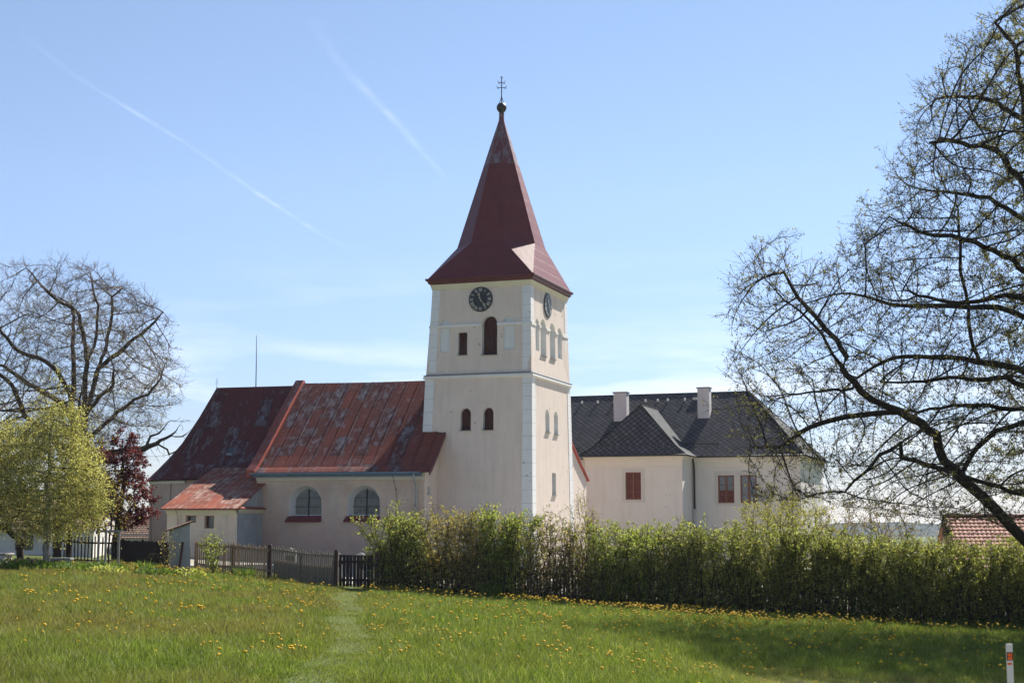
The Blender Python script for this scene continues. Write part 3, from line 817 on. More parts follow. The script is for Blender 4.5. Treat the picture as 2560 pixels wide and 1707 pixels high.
# bottom drip fold
mb = MB(); mb.loft([[Nv(t, d, z) for t in (-.35, 9.62)] for d, z in ((-.06, 6.27), (-.30, 6.15), (-.56, 5.99), (-.56, 5.95))], closed=False)
for f_ in range(1): pass
mb.uv = [[(0, 0.2), (9.9, .2), (9.9, .5), (0, .5)]] * len(mb.f)
mb.build('drip_edge', M_naveroof, nroof)
# raised parapet strip between nave and chancel
mb = MB(); P_ = [(-.52, 5.95), (0.0, 6.27), (.8, 6.92), (2.0, 7.96), (4.0, 9.72), (6.0, 11.45)]
up = .17
rings = [[Nv(9.50, d, z - .1), Nv(9.50, d - .1, z + up), Nv(9.98, d - .1, z + up), Nv(9.98, d, z - .25)] for d, z in P_]
rings += [[Nv(9.50, 12 - d, z - .1), Nv(9.50, 12 - d + .1, z + up), Nv(9.98, 12 - d + .1, z + up), Nv(9.98, 12 - d, z - .25)] for d, z in P_[::-1]]
mb.loft(rings, cap=True)
cumv = 0
mb.uv = [[(0.1 + .3 * q, .7 * i) for q, i in ((0, k), (1, k), (1, k + 1), (0, k + 1))][:len(f)] + [(0, 0)] * max(0, len(f) - 4) for k, f in enumerate(mb.f)]
mb.m = [1 if (k < 4 * (len(rings) - 1) and k % 4 == 1) else 0 for k in range(len(mb.f))]
mb.build('parapet', [M_verge, M_chanroof], nroof)
# gable verge on the tower side and the flashing against the tower
mb = MB()
for (d0, z0), (d1, z1) in zip(prof_n[:4], prof_n[1:5]):
    mb.hexa([Nv(-.46, d0, z0 - .2), Nv(-.46, d1, z1 - .2), Nv(-.40, d1, z1 - .2), Nv(-.40, d0, z0 - .2),
             Nv(-.46, d0, z0 + .03), Nv(-.46, d1, z1 + .03), Nv(-.40, d1, z1 + .03), Nv(-.40, d0, z0 + .03)])
mb.face([Nv(-.42, 0.05, 6.15), Nv(0.0, 0.05, 6.15), Nv(0.0, 2.2, 8.06), Nv(-.42, 2.2, 8.06)])
mb.build('verge_board', M_eave, nroof)
mb = MB(); a_ = tl(8.2)
mb.hexa([T(a_[1] - .9, a_[2] - .05, 7.95), T(a_[1] + .1, a_[2] - .05, 7.95), T(a_[1] + .1, a_[2] + .1, 7.95), T(a_[1] - .9, a_[2] + .1, 7.95),
         T(a_[1] - .9, a_[2] - .05, 8.28), T(a_[1] + .1, a_[2] - .05, 8.28), T(a_[1] + .1, a_[2] + .1, 8.28), T(a_[1] - .9, a_[2] + .1, 8.28)])
mb.build('flashing', M_sill, nroof)
mb = MB()
mb.loft([[Nv(s, -.60 + .10 * math.cos(k), 5.93 + .10 * math.sin(k)) for s in (0.1, 9.75)] for k in np.linspace(math.pi * .95, math.pi * 2.05, 8)], closed=False)
mb.loft([[Nv(s, -.60 + .085 * math.cos(k), 5.93 + .085 * math.sin(k)) for s in (0.1, 9.75)] for k in np.linspace(math.pi * .95, math.pi * 2.05, 8)], closed=False)
mb.box(Nv, 0.05, 9.72, -.34, -.30, 5.72, 5.93)
mb.face([Nv(0.05, -.32, 5.72), Nv(9.72, -.32, 5.72), Nv(9.72, -.1, 5.75), Nv(.05, -.1, 5.75)])
for s in np.arange(.6, 9.6, .78): mb.box(Nv, s - .015, s + .015, -.72, -.32, 5.80, 5.835); mb.box(Nv, s - .015, s + .015, -.715, -.70, 5.83, 5.98)
gut = mb.build('gutter', M_zinc, nroof)
mb = MB(); mb.tube([Nv(.42, -.60, 5.86), Nv(.42, -.5, 5.6), Nv(.42, -.16, 5.3), Nv(.42, -.13, 5.0), Nv(.42, -.13, .4)], .055, 8)
for z in (4.6, 3.2, 1.8): mb.tube([Nv(.42, -.13, z), Nv(.42, -.13, z + .06)], .068, 8)
mb.build('downpipe', M_pipe, church, smooth=True)
mb = MB(); mb.tube([Nv(1.55, -.62, 6.02), Nv(1.55, -.63, 5.7), Nv(1.55, -.14, 5.1), Nv(1.55, -.06, 4.8), Nv(1.55, -.05, 1.0)], .012, 5)
mb.tube([Nv(1.55, -.10, 5.0), Nv(1.55, -.10, 5.08)], .035, 6)
mb.build('lightning_wire', M_iron, church)

# ---- chancel with round apse
pc = [(0.0, 11.32), (.96, 9.56), (1.93, 7.98), (2.6, 7.16), (3.3, 6.4), (3.92, 5.78)]      # distance from ridge axis, z
cumc = [0]
for (d0, z0), (d1, z1) in zip(pc, pc[1:]): cumc.append(cumc[-1] + math.hypot(d1 - d0, z1 - z0))
mb = MB(); te = 15.1; nseg = 18
def apse(d, k): 
    a = -math.pi / 2 + math.pi * k / nseg
    return te + d * math.cos(a), 6.0 + d * math.sin(a)
for i in range(len(pc) - 1):
    (d0, z0), (d1, z1) = pc[i], pc[i + 1]
    for sg in (-1, 1):
        for ta, tb in ((9.8, 11.6), (11.6, 13.4), (13.4, te)):
            mb.face([Nv(ta, 6 + sg * d1, z1), Nv(tb, 6 + sg * d1, z1), Nv(tb, 6 + sg * d0, z0), Nv(ta, 6 + sg * d0, z0)], 0,
                    [(ta, -cumc[i + 1]), (tb, -cumc[i + 1]), (tb, -cumc[i]), (ta, -cumc[i])])
    for k in range(nseg):
        q = []; uvq = []
        for d, z, kk in ((d1, z1, k), (d1, z1, k + 1), (d0, z0, k + 1), (d0, z0, k)):
            t_, b_ = apse(d, kk); q.append(Nv(t_, b_, z)); uvq.append((te + kk * math.pi / nseg * 3.9, -cumc[i + 1] if z == z1 else -cumc[i]))
        mb.face(q, 0, uvq)
# soffit
for k in range(nseg):
    (t0, b0_), (t1, b1_) = apse(3.92, k), apse(3.92, k + 1); (t2, b2_), (t3, b3_) = apse(3.5, k), apse(3.5, k + 1)
    mb.face([Nv(t0, b0_, 5.72), Nv(t1, b1_, 5.72), Nv(t3, b3_, 5.74), Nv(t2, b2_, 5.74)]); mb.face([Nv(t0, b0_, 5.78), Nv(t1, b1_, 5.78), Nv(t1, b1_, 5.72), Nv(t0, b0_, 5.72)])
mb.face([Nv(9.8, 2.08, 5.72), Nv(te, 2.08, 5.72), Nv(te, 2.5, 5.74), Nv(9.8, 2.5, 5.74)])
croof = mb.build('chancel_roof', M_chanroof, church)
mb = MB(); ringb, ringt = [], []
pl = [(9.6, 2.4)] + [(te + 3.62 * math.cos(-math.pi / 2 + math.pi * k / nseg), 6 + 3.62 * math.sin(-math.pi / 2 + math.pi * k / nseg)) for k in range(nseg + 1)] + [(9.6, 9.6)]
mb.loft([[Nv(t_, b_, -.8) for t_, b_ in pl], [Nv(t_, b_, 5.74) for t_, b_ in pl]], closed=False)
cw = mb.build('chancel_wall', M_chancel, church)
mb = MB(); k0 = -1.25
def col(ang, wid):    # shallow wall strips and the niche sill on the apse
    for a_ in (ang,):
        r0, r1 = 3.60, 3.70
        q = [(te + r * math.cos(x), 6 + r * math.sin(x)) for r, x in ((r0, a_ - wid), (r1, a_ - wid), (r1, a_ + wid), (r0, a_ + wid))]
        mb.loft([[Nv(*p, -.8) for p in q], [Nv(*p, 5.55) for p in q]], cap=True)
col(-.05, .09); col(-.62, .10); col(-1.2, .1)
mb.build('wall_strip', M_chancel, cw)
mb = MB()
pl2 = lambda r, z: [Nv(te + r * math.cos(-math.pi / 2 + math.pi * k / nseg), 6 + r * math.sin(-math.pi / 2 + math.pi * k / nseg), z) for k in range(nseg + 1)]
mb.loft([pl2(3.60, 5.5), pl2(3.72, 5.52), pl2(3.76, 5.68), pl2(3.6, 5.73)], closed=False)
mb.build('cornice', M_frieze, cw)
mb = MB()
q = [(te + r * math.cos(x), 6 + r * math.sin(x)) for r, x in ((3.58, -.52), (3.80, -.52), (3.80, -.16), (3.58, -.16))]
mb.loft([[Nv(*p, 2.95) for p in q], [Nv(*p, 3.05) for p in q]], cap=True); mb.build('sill', M_sill, cw)
# skylight, ridge cross, lightning rod
def on_ch(t, d): 
    z = float(np.interp(d, [p[0] for p in pc], [p[1] for p in pc])); return z
mb = MB(); q = []
for t_, d in ((12.75, 2.55), (13.1, 2.55), (13.1, 2.25), (12.75, 2.25)): q.append(Nv(t_, 6 - d - .06, on_ch(t_, d) + .04))
q2 = [tuple(Vector(p) + Vector((0, 0, -.12))) for p in q]
mb.loft([q2, q], 0); mb.face(q, 1); mb.build('skylight', [M_lead, M_pane], croof)
wire_cross(Nv, 15.1, 6.0, 11.28, .38, M_pipe, croof)
mb = MB(); mb.tube([Nv(12.56, 6, 11.2), Nv(12.57, 6, 12.8), Nv(12.60, 6, 14.4)], [.035, .028, .014], 6)
mb.build('lightning_rod', M_iron, croof)

# ---- sacristy annex
sx0, sx1, sd0 = 9.24, 13.28, -3.1
f_s = lambda s, z: Nv(s, sd0, z)
sw = [rect(10.56, 11.12, 3.0, 3.65), rect(11.6, 12.2, 3.3, 3.66)]
mb = MB(); holed(mb, f_s, [(sx0, -.8), (sx1, -.8), (sx1, 3.98), (sx0, 3.98)], sw)
for lp in sw: reveal(mb, f_s, lp, IN_N, .4, 0)
ps = [(-3.48, 4.03), (-1.7, 4.72), (0.0, 5.42), (1.4, 5.92), (2.75, 6.42)]
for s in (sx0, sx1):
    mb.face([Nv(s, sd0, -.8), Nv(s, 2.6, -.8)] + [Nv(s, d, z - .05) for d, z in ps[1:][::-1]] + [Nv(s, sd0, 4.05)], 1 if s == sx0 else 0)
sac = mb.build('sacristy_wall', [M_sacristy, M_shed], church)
for lp in sw:
    mb = MB(); mb.face(shift(lp, f_s, IN_N * .3)); w = mb.build('window', M_pane, sac)
    mb = MB(); s0, s1, z0, z1 = lp[0][0], lp[1][0], lp[0][1], lp[2][1]
    for t0, t1, y0, y1 in ((s0, s0 + .04, z0, z1), (s1 - .04, s1, z0, z1), (s0 + .04, s1 - .04, z0, z0 + .04), (s0 + .04, s1 - .04, z1 - .04, z1)):
        mb.box(Nv, t0, t1, sd0 + .24, sd0 + .29, y0, y1)
    mb.build('frame', M_brown, w)
mb = MB()
mb.loft([[Nv(s, d, z) for s in (sx0, sx1)] for d, z in ((sd0, 3.7), (sd0 - .05, 3.72), (sd0 - .12, 3.84), (sd0 - .28, 3.95), (sd0, 4.0))], closed=False)
mb.loft([[Nv(sx0 - o, d, z) for d in (sd0 - o, -.01)] for o, z in ((-.0, 3.78), (.05, 3.8), (.12, 3.9), (.2, 4.0), (0, 4.02))], closed=False)
mb.build('cornice', M_cream, sac)
sroof = prof_roof(Nv, ps, [9.04, 10, 11, 12, 13, 13.5], 'sacristy_roof', M_sacroof, church, ribs=[9.5 + .7 * k for k in range(6)])
mb = MB(); mb.hexa([Nv(sx0 - .25, sd0 - .1, 4.02), Nv(sx0 + .05, sd0 - .1, 4.06), Nv(sx0 + .05, 0, 4.06), Nv(sx0 - .25, 0, 4.02),
                    Nv(sx0 - .25, sd0 - .1, 4.06), Nv(sx0 + .05, sd0 - .1, 4.16), Nv(sx0 + .05, 0, 4.16), Nv(sx0 - .25, 0, 4.06)])
mb.build('verge_flashing', M_verge, sroof)
mb = MB(); mb.tube([Nv(12.65, -3.42, 4.02), Nv(12.62, -3.16, 3.6), Nv(12.6, -3.13, 2.2)], .012, 5); mb.build('lightning_wire', M_rust, sac)

# ---- lean-to behind the tower on the sunlit side
mb = MB(); la = .25
mb.face([T(la, 7.0, -.8), T(la, 11.35, -.8), T(la, 11.35, 5.95), T(la, 9.6, 6.95), T(la, 7.0, 8.6)])
mb.face([T(la, 11.35, -.8), T(4.0, 11.35, -.8), T(4.0, 11.35, 5.95), T(la, 11.35, 5.95)])
lw = mb.build('lean_to_wall', M_pink, church)
mb = MB()
for (d0, z0), (d1, z1) in zip([(11.6, 5.86), (9.6, 7.0)], [(9.6, 7.0), (7.0, 8.66)]):
    mb.hexa([T(la - .14, d0, z0 - .02), T(la - .14, d1, z1 - .02), T(4.2, d1, z1 - .02), T(4.2, d0, z0 - .02),
             T(la - .14, d0, z0 + .08), T(la - .14, d1, z1 + .08), T(4.2, d1, z1 + .08), T(4.2, d0, z0 + .08)])
mb.build('lean_to_roof', M_verge, church)

# ------------------------------------------------------------------ manor house behind
Mn = Fr((12.24, 100.9), 19.2)
IN_M = Vector((Mn.w[0], Mn.w[1], 0))
manor = empty('manor_house', 'pale manor house with dark diamond shingle roof and two chimneys, right of the church', 'house', Mn(2, 3, 0))
def slope_face(mb, pts, m=0):
    P = [Vector(p) for p in pts]; n = (P[1] - P[0]).cross(P[2] - P[0]).normalized()
    if n.z < 0: n = -n
    u = Vector((0, 0, 1)).cross(n).normalized(); v = n.cross(u)
    mb.face(pts, m, [(p.dot(u), p.dot(v)) for p in P])
f_m = lambda s, z: Mn(s, 0.0, z); f_w = lambda s, z: Mn(s, -3.08, z)
win_w = rect(2.79, 3.86, 4.89, 6.71); win_m = [rect(-2.86, -1.76, 4.68, 6.54), rect(-4.38, -3.28, 4.68, 6.54)]
mb = MB()
holed(mb, f_m, [(-7.3, -1.5), (0, -1.5), (0, 7.6), (-7.3, 7.6)], win_m)
holed(mb, f_m, [(6.64, -1.5), (13, -1.5), (13, 7.6), (6.64, 7.6)], [])
holed(mb, f_w, [(0, -1.5), (6.64, -1.5), (6.64, 7.6), (0, 7.6)], [win_w])
mb.face([Mn(0, -3.08, -1.5), Mn(0, 0, -1.5), Mn(0, 0, 7.6), Mn(0, -3.08, 7.6)])
mb.face([Mn(6.64, -3.08, -1.5), Mn(6.64, 0, -1.5), Mn(6.64, 0, 7.6), Mn(6.64, -3.08, 7.6)])
mb.face([Mn(-7.3, 0, -1.5), Mn(-7.3, 11.2, -1.5), Mn(-7.3, 11.2, 7.6), Mn(-7.3, 0, 7.6)])
for lp in win_m: reveal(mb, f_m, lp, IN_M, .16)
reveal(mb, f_w, win_w, IN_M, .16)
mwall = mb.build('wall', M_manor, manor)
pts = [(-7.3, 11.2), (-7.3, 0), (0, 0), (0, -3.08), (6.64, -3.08), (6.64, 0), (13, 0)]
def offs(o):     # offset polyline outward
    return [(-7.3 - o, 11.2), (-7.3 - o, -o), (-o, -o), (-o, -3.08 - o), (6.64 + o, -3.08 - o), (6.64 + o, -o), (13, -o)]
mb = MB()
mb.loft([[Mn(t_, d_, z) for t_, d_ in offs(o)] for o, z in ((-.01, 7.02), (.035, 7.02), (.035, 7.08), (.02, 7.1), (.02, 7.5), (.06, 7.55), (.08, 7.62), (.2, 7.74), (.24, 7.82), (-.01, 7.84))], closed=False)
mb.build('cornice', M_frieze, mwall)
# roofs
eo = .32; ez = 7.86
mb = MB()
rt0, rt1, rd, rz = -3.0, 13.0, 5.55, 12.66
slope_face(mb, [Mn(-7.3 - eo, -eo, ez), Mn(13, -eo, ez), Mn(rt1, rd, rz), Mn(rt0, rd, rz)])
slope_face(mb, [Mn(-7.3 - eo, -eo, ez), Mn(rt0, rd, rz), Mn(-7.3 - eo, 11.4, ez)])
slope_face(mb, [Mn(13, 11.4, ez), Mn(-7.3 - eo, 11.4, ez), Mn(rt0, rd, rz), Mn(rt1, rd, rz)])
mb.face([Mn(t_, d_, ez - .04) for t_, d_ in ((-7.3 - eo, -eo), (-.0, -eo), (0, 0.2), (-7.1, 0.2))])
mb.face([Mn(t_, d_, ez - .04) for t_, d_ in ((-7.3 - eo, -eo), (-7.3 - eo, 11.4), (-7.1, 11.4), (-7.1, 0.2))])
mroof = mb.build('roof', M_slate, manor)
mb = MB()      # hipped wing roof with a slight bell-cast
at_, ad_, az_ = 3.36, -0.65, 11.42
e0, e1, ed = -eo, 6.64 + eo, -3.08 - eo
k = .22; kz = .17
i0, i1, idd, iz = e0 + (at_ - e0) * k, e1 + (at_ - e1) * k, ed + (ad_ - ed) * k, ez + (az_ - ez) * kz
slope_face(mb, [Mn(e0, ed, ez), Mn(e1, ed, ez), Mn(i1, idd, iz), Mn(i0, idd, iz)])
slope_face(mb, [Mn(i0, idd, iz), Mn(i1, idd, iz), Mn(at_, ad_, az_)])
slope_face(mb, [Mn(e0, ed, ez), Mn(i0, idd, iz), Mn(i0, 1.4, iz), Mn(e0, .6, ez)])
slope_face(mb, [Mn(i0, idd, iz), Mn(at_, ad_, az_), Mn(at_, 4.6, az_), Mn(i0, 1.4, iz)])
slope_face(mb, [Mn(e1, ed, ez), Mn(e1, .6, ez), Mn(i1, 1.4, iz), Mn(i1, idd, iz)])
slope_face(mb, [Mn(i1, idd, iz), Mn(i1, 1.4, iz), Mn(at_, 4.6, az_), Mn(at_, ad_, az_)])
mb.face([Mn(t_, d_, ez - .04) for t_, d_ in ((e0, ed), (e1, ed), (e1, 0), (e0, 0))])
wroof = mb.build('wing_roof', M_slate, manor)
mb = MB()
def cap(p, q, r=.06): mb.tube([p, q], r, 6)
cap(Mn(rt0, rd, rz), Mn(rt1, rd, rz)); cap(Mn(rt0, rd, rz), Mn(-7.3 - eo, -eo, ez)); cap(Mn(rt0, rd, rz), Mn(-7.3 - eo, 11.4, ez))
cap(Mn(at_, ad_, az_), Mn(at_, 4.5, az_)); cap(Mn(at_, ad_, az_), Mn(i0, idd, iz), .045); cap(Mn(i0, idd, iz), Mn(e0, ed, ez), .045)
cap(Mn(at_, ad_, az_), Mn(i1, idd, iz), .045); cap(Mn(i1, idd, iz), Mn(e1, ed, ez), .045)
mb.build('ridge_capping', M_slate, mroof)
mb = MB()
gpts = [Mn(-7.3 - eo - .06, 11.3, ez - .06), Mn(-7.3 - eo - .06, -eo - .06, ez - .06), Mn(-eo - .05, -eo - .06, ez - .06), Mn(-eo - .05, -3.08 - eo - .06, ez - .06), Mn(6.64 + eo + .05, -3.08 - eo - .06, ez - .06), Mn(6.64 + eo + .05, -eo - .06, ez - .06), Mn(12.9, -eo - .06, ez - .06)]
for p, q in zip(gpts, gpts[1:]): mb.tube([p, q], .065, 8)
mb.build('gutter', M_blackp, mroof, smooth=True)
mb = MB(); mb.tube([Mn(-.12, -.38, 7.75), Mn(-.16, -.3, 7.4), Mn(-.16, -.1, 7.0), Mn(-.16, -.1, 4.3)], .065, 8, 0); mb.tube([Mn(-.16, -.1, 4.3), Mn(-.16, -.1, -.6)], .06, 8, 1)
mb.build('downpipe', [M_blackp, M_manor], manor, smooth=True)
mb = MB(); mb.tube([Mn(6.75, -.38, 7.75), Mn(6.8, -.2, 7.45), Mn(6.8, -.1, 7.0), Mn(6.8, -.1, 1)], .06, 8)
mb.build('downpipe', M_blackp, manor, smooth=True)
for (t0, t1, d0, d1, z0, z1) in ((5.35, 6.3, 3.0, 3.75, 9.5, 12.62), (-.62, .22, 3.1, 3.85, 10.2, 12.78)):
    mb = MB(); mb.box(Mn, t0, t1, d0, d1, z0, z1); ch = mb.build('chimney', M_chimney, mroof, bevel=.015)
    mb = MB(); mb.box(Mn, t0 - .07, t1 + .07, d0 - .07, d1 + .07, z1 + .002, z1 + .07); mb.build('chimney_cap', M_lead, manor)
for t_ in (9.2, 8.0, 6.75, 4.4, 3.5, 2.75, 1.5): 
    mb = MB(); d_ = rd - .75; z = rz - .75 * (rz - ez) / (rd + eo)
    mb.hexa([Mn(t_ - .07, d_, z), Mn(t_ + .07, d_, z), Mn(t_ + .05, d_ + .15, z + .12), Mn(t_ - .05, d_ + .15, z + .12), Mn(t_ - .07, d_ - .02, z + .16), Mn(t_ + .07, d_ - .02, z + .16), Mn(t_ + .03, d_ + .1, z + .24), Mn(t_ - .03, d_ + .1, z + .24)]); mb.build('snow_guard', M_pale, mroof)
def on_mr(d): return ez + (d + eo) * (rz - ez) / (rd + eo)
for s0, s1, d_ in ((-1.8, .9, .5), (8.0, 10.2, .35)):
    mb = MB(); z = on_mr(d_); mb.tube([Mn(s0, d_ - .05, z + .18), Mn(s1, d_ - .05, z + .18)], .03, 6)
    for s in np.arange(s0 + .1, s1, .8): mb.box(Mn, s - .02, s + .02, d_ - .1, d_ + .1, z - .02, z + .2)
    mb.build('snow_rail', M_blackp, mroof)
mb = MB(); mb.box(Mn, .2, .95, 4.9, 5.1, on_mr(4.6), on_mr(5.0) + .1); mb.build('roof_hatch', M_pale, mroof)
def manor_window(F, lp, curtain):
    s0, s1, z0, z1 = lp[0][0], lp[1][0], lp[0][1], lp[2][1]; dd = -3.08 if F is f_w else 0.0
    mb = MB(); mb.face([Mn(s0, dd + .14, z0), Mn(s1, dd + .14, z0), Mn(s1, dd + .14, z1), Mn(s0, dd + .14, z1)])
    w = mb.build('window', M_pane if curtain else M_pane2, mwall)
    mb = MB(); zc = z1 if curtain == 2 else z0 + (z1 - z0) * .46; mb.face([Mn(s0 + .02, dd + .135, z0), Mn(s1 - .02, dd + .135, z0), Mn(s1 - .02, dd + .135, zc), Mn(s0 + .02, dd + .135, zc)]); mb.build('curtain', M_curtain, w) if curtain else None
    mb = MB(); sc = (s0 + s1) / 2
    for t0, t1, y0, y1 in ((s0, s0 + .09, z0, z1), (s1 - .09, s1, z0, z1), (s0 + .09, s1 - .09, z0, z0 + .1), (s0 + .09, s1 - .09, z1 - .08, z1), (sc - .055, sc + .055, z0 + .1, z1 - .08)):
        mb.box(Mn, t0, t1, dd + .07, dd + .13, y0, y1)
    for kk in (.3, .66):
        for t0, t1 in ((s0 + .09, sc - .055), (sc + .055, s1 - .09)): mb.box(Mn, t0, t1, dd + .09, dd + .125, z0 + (z1 - z0) * kk - .02, z0 + (z1 - z0) * kk + .02)
    mb.build('frame', M_brown, w)
manor_window(f_w, win_w, 2); manor_window(f_m, win_m[0], 1); manor_window(f_m, win_m[1], 0)
def surround(F, lps, o0, o1, zz0, zz1):
    mb = MB()
    outer = rect(o0, o1, zz0, zz1); dd = -IN_M * .025
    holed(mb, lambda s, z: tuple(Vector(F(s, z)) + dd), outer, lps)
    mb.loft([[F(*p) for p in outer], [tuple(Vector(F(*p)) + dd) for p in outer]])
    for lp in lps: mb.loft([[F(*p) for p in lp], [tuple(Vector(F(*p)) + dd) for p in lp]])
    mb.build('window_surround', M_surround, mwall)
surround(f_w, [win_w], 2.55, 4.08, 4.72, 6.95); surround(f_m, win_m, -4.62, -1.52, 4.5, 6.82)

# ------------------------------------------------------------------ trees
def colonize(start, parents, attr, D=0.45, di=3.0, dk=0.9, iters=120, trop=(0, 0, 0.05), jit=0.18):
    """space colonisation: start = list of points with parent indices; returns node positions and parents"""
    P = [np.array(p, float) for p in start]; par = list(parents)
    A = np.asarray(attr, float); best = np.full(len(A), 1e9); bi = np.zeros(len(A), int); alive = np.ones(len(A), bool)
    new = np.array(P); base = 0; grown = {}
    for it in range(iters):
        if len(new):
            idx = np.where(alive)[0]
            for c0 in range(0, len(idx), 3000):
                ix = idx[c0:c0 + 3000]
                d = np.linalg.norm(A[ix][:, None] - new[None], axis=2); k = d.argmin(1); dm = d[np.arange(len(ix)), k]
                up_ = dm < best[ix]; best[ix[up_]] = dm[up_]; bi[ix[up_]] = base + k[up_]
            alive &= best > dk
        base = len(P)
        act = np.where(alive & (best < di))[0]
        if len(act) == 0: break
        arr = np.array(P); u = unit(A[act] - arr[bi[act]])
        S = np.zeros((len(P), 3)); np.add.at(S, bi[act], u)
        g = np.unique(bi[act])
        dirs = unit(unit(S[g]) + np.array(trop) + rng.normal(0, jit, (len(g), 3)))
        newp = arr[g] + dirs * D
        fresh = []
        for q, gi in zip(newp, g):
            kids_ = grown.setdefault(int(gi), [])
            if len(kids_) >= 3 or any(np.linalg.norm(q - o) < .55 * D for o in kids_):
                best[(bi == gi) & (best < di)] = -1.0 if len(kids_) >= 3 else 1e9
                continue
            kids_.append(q); P.append(q); par.append(int(gi)); fresh.append(q)
        alive &= best >= 0
        if not fresh: break
        new = np.array(fresh)
    return np.array(P), np.array(par)

def limbs(list_of_polylines, step=0.5):
    """joins explicit polylines into one node list; each later polyline hangs on the nearest existing node"""
    P, par, rad = [], [], []
    for pl in list_of_polylines:
        pts = [np.array(p, float) for p in pl]
        res = [pts[0]]
        for a, b in zip(pts, pts[1:]):
            n = max(1, int(round(np.linalg.norm(b - a) / step)))
            for k in range(1, n + 1):
                q = a + (b - a) * k / n
                res.append(q + rng.normal(0, .03, 3))
        if P:
            arr = np.array(P); d0 = np.linalg.norm(arr - res[0], axis=1); d1 = np.linalg.norm(arr - res[-1], axis=1)
            if d1.min() < d0.min(): res = res[::-1]; d0 = d1
            prev = int(d0.argmin())
        else: prev = -1
        for q in res:
            P.append(q); par.append(prev); prev = len(P) - 1
    return P, par

def skeleton_mesh(P, par, r_tip, r_base, expo=2.4, rmax=None):
    n = len(P); w = np.zeros(n); kids = np.zeros(n, int)
    for i in range(n - 1, 0, -1):
        if kids[i] == 0: w[i] = max(w[i], 1.0)
        if par[i] >= 0: w[par[i]] += w[i]; kids[par[i]] += 1
    r = r_tip * np.power(np.maximum(w, 1), 1 / expo)
    k = r_base / r[0]
    r = r_tip + (r - r_tip) * (r_base - r_tip) / max(r[0] - r_tip, 1e-6)
    return r, w, kids

def node_dirs(P, par, w):
    n = len(P); d = np.zeros((n, 3)); 
    for i in range(1, n):
        if par[i] >= 0: d[i] = P[i] - P[par[i]]
    d = unit(d)
    out = d.copy()
    main = np.full(n, -1); bw = np.zeros(n)
    for i in range(1, n):
        p = par[i]
        if p >= 0 and w[i] > bw[p]: bw[p] = w[i]; main[p] = i
    m = main >= 0
    out[m] = unit(d[m] + d[main[m]])
    if main[0] >= 0: out[0] = d[main[0]]
    return d, out, main

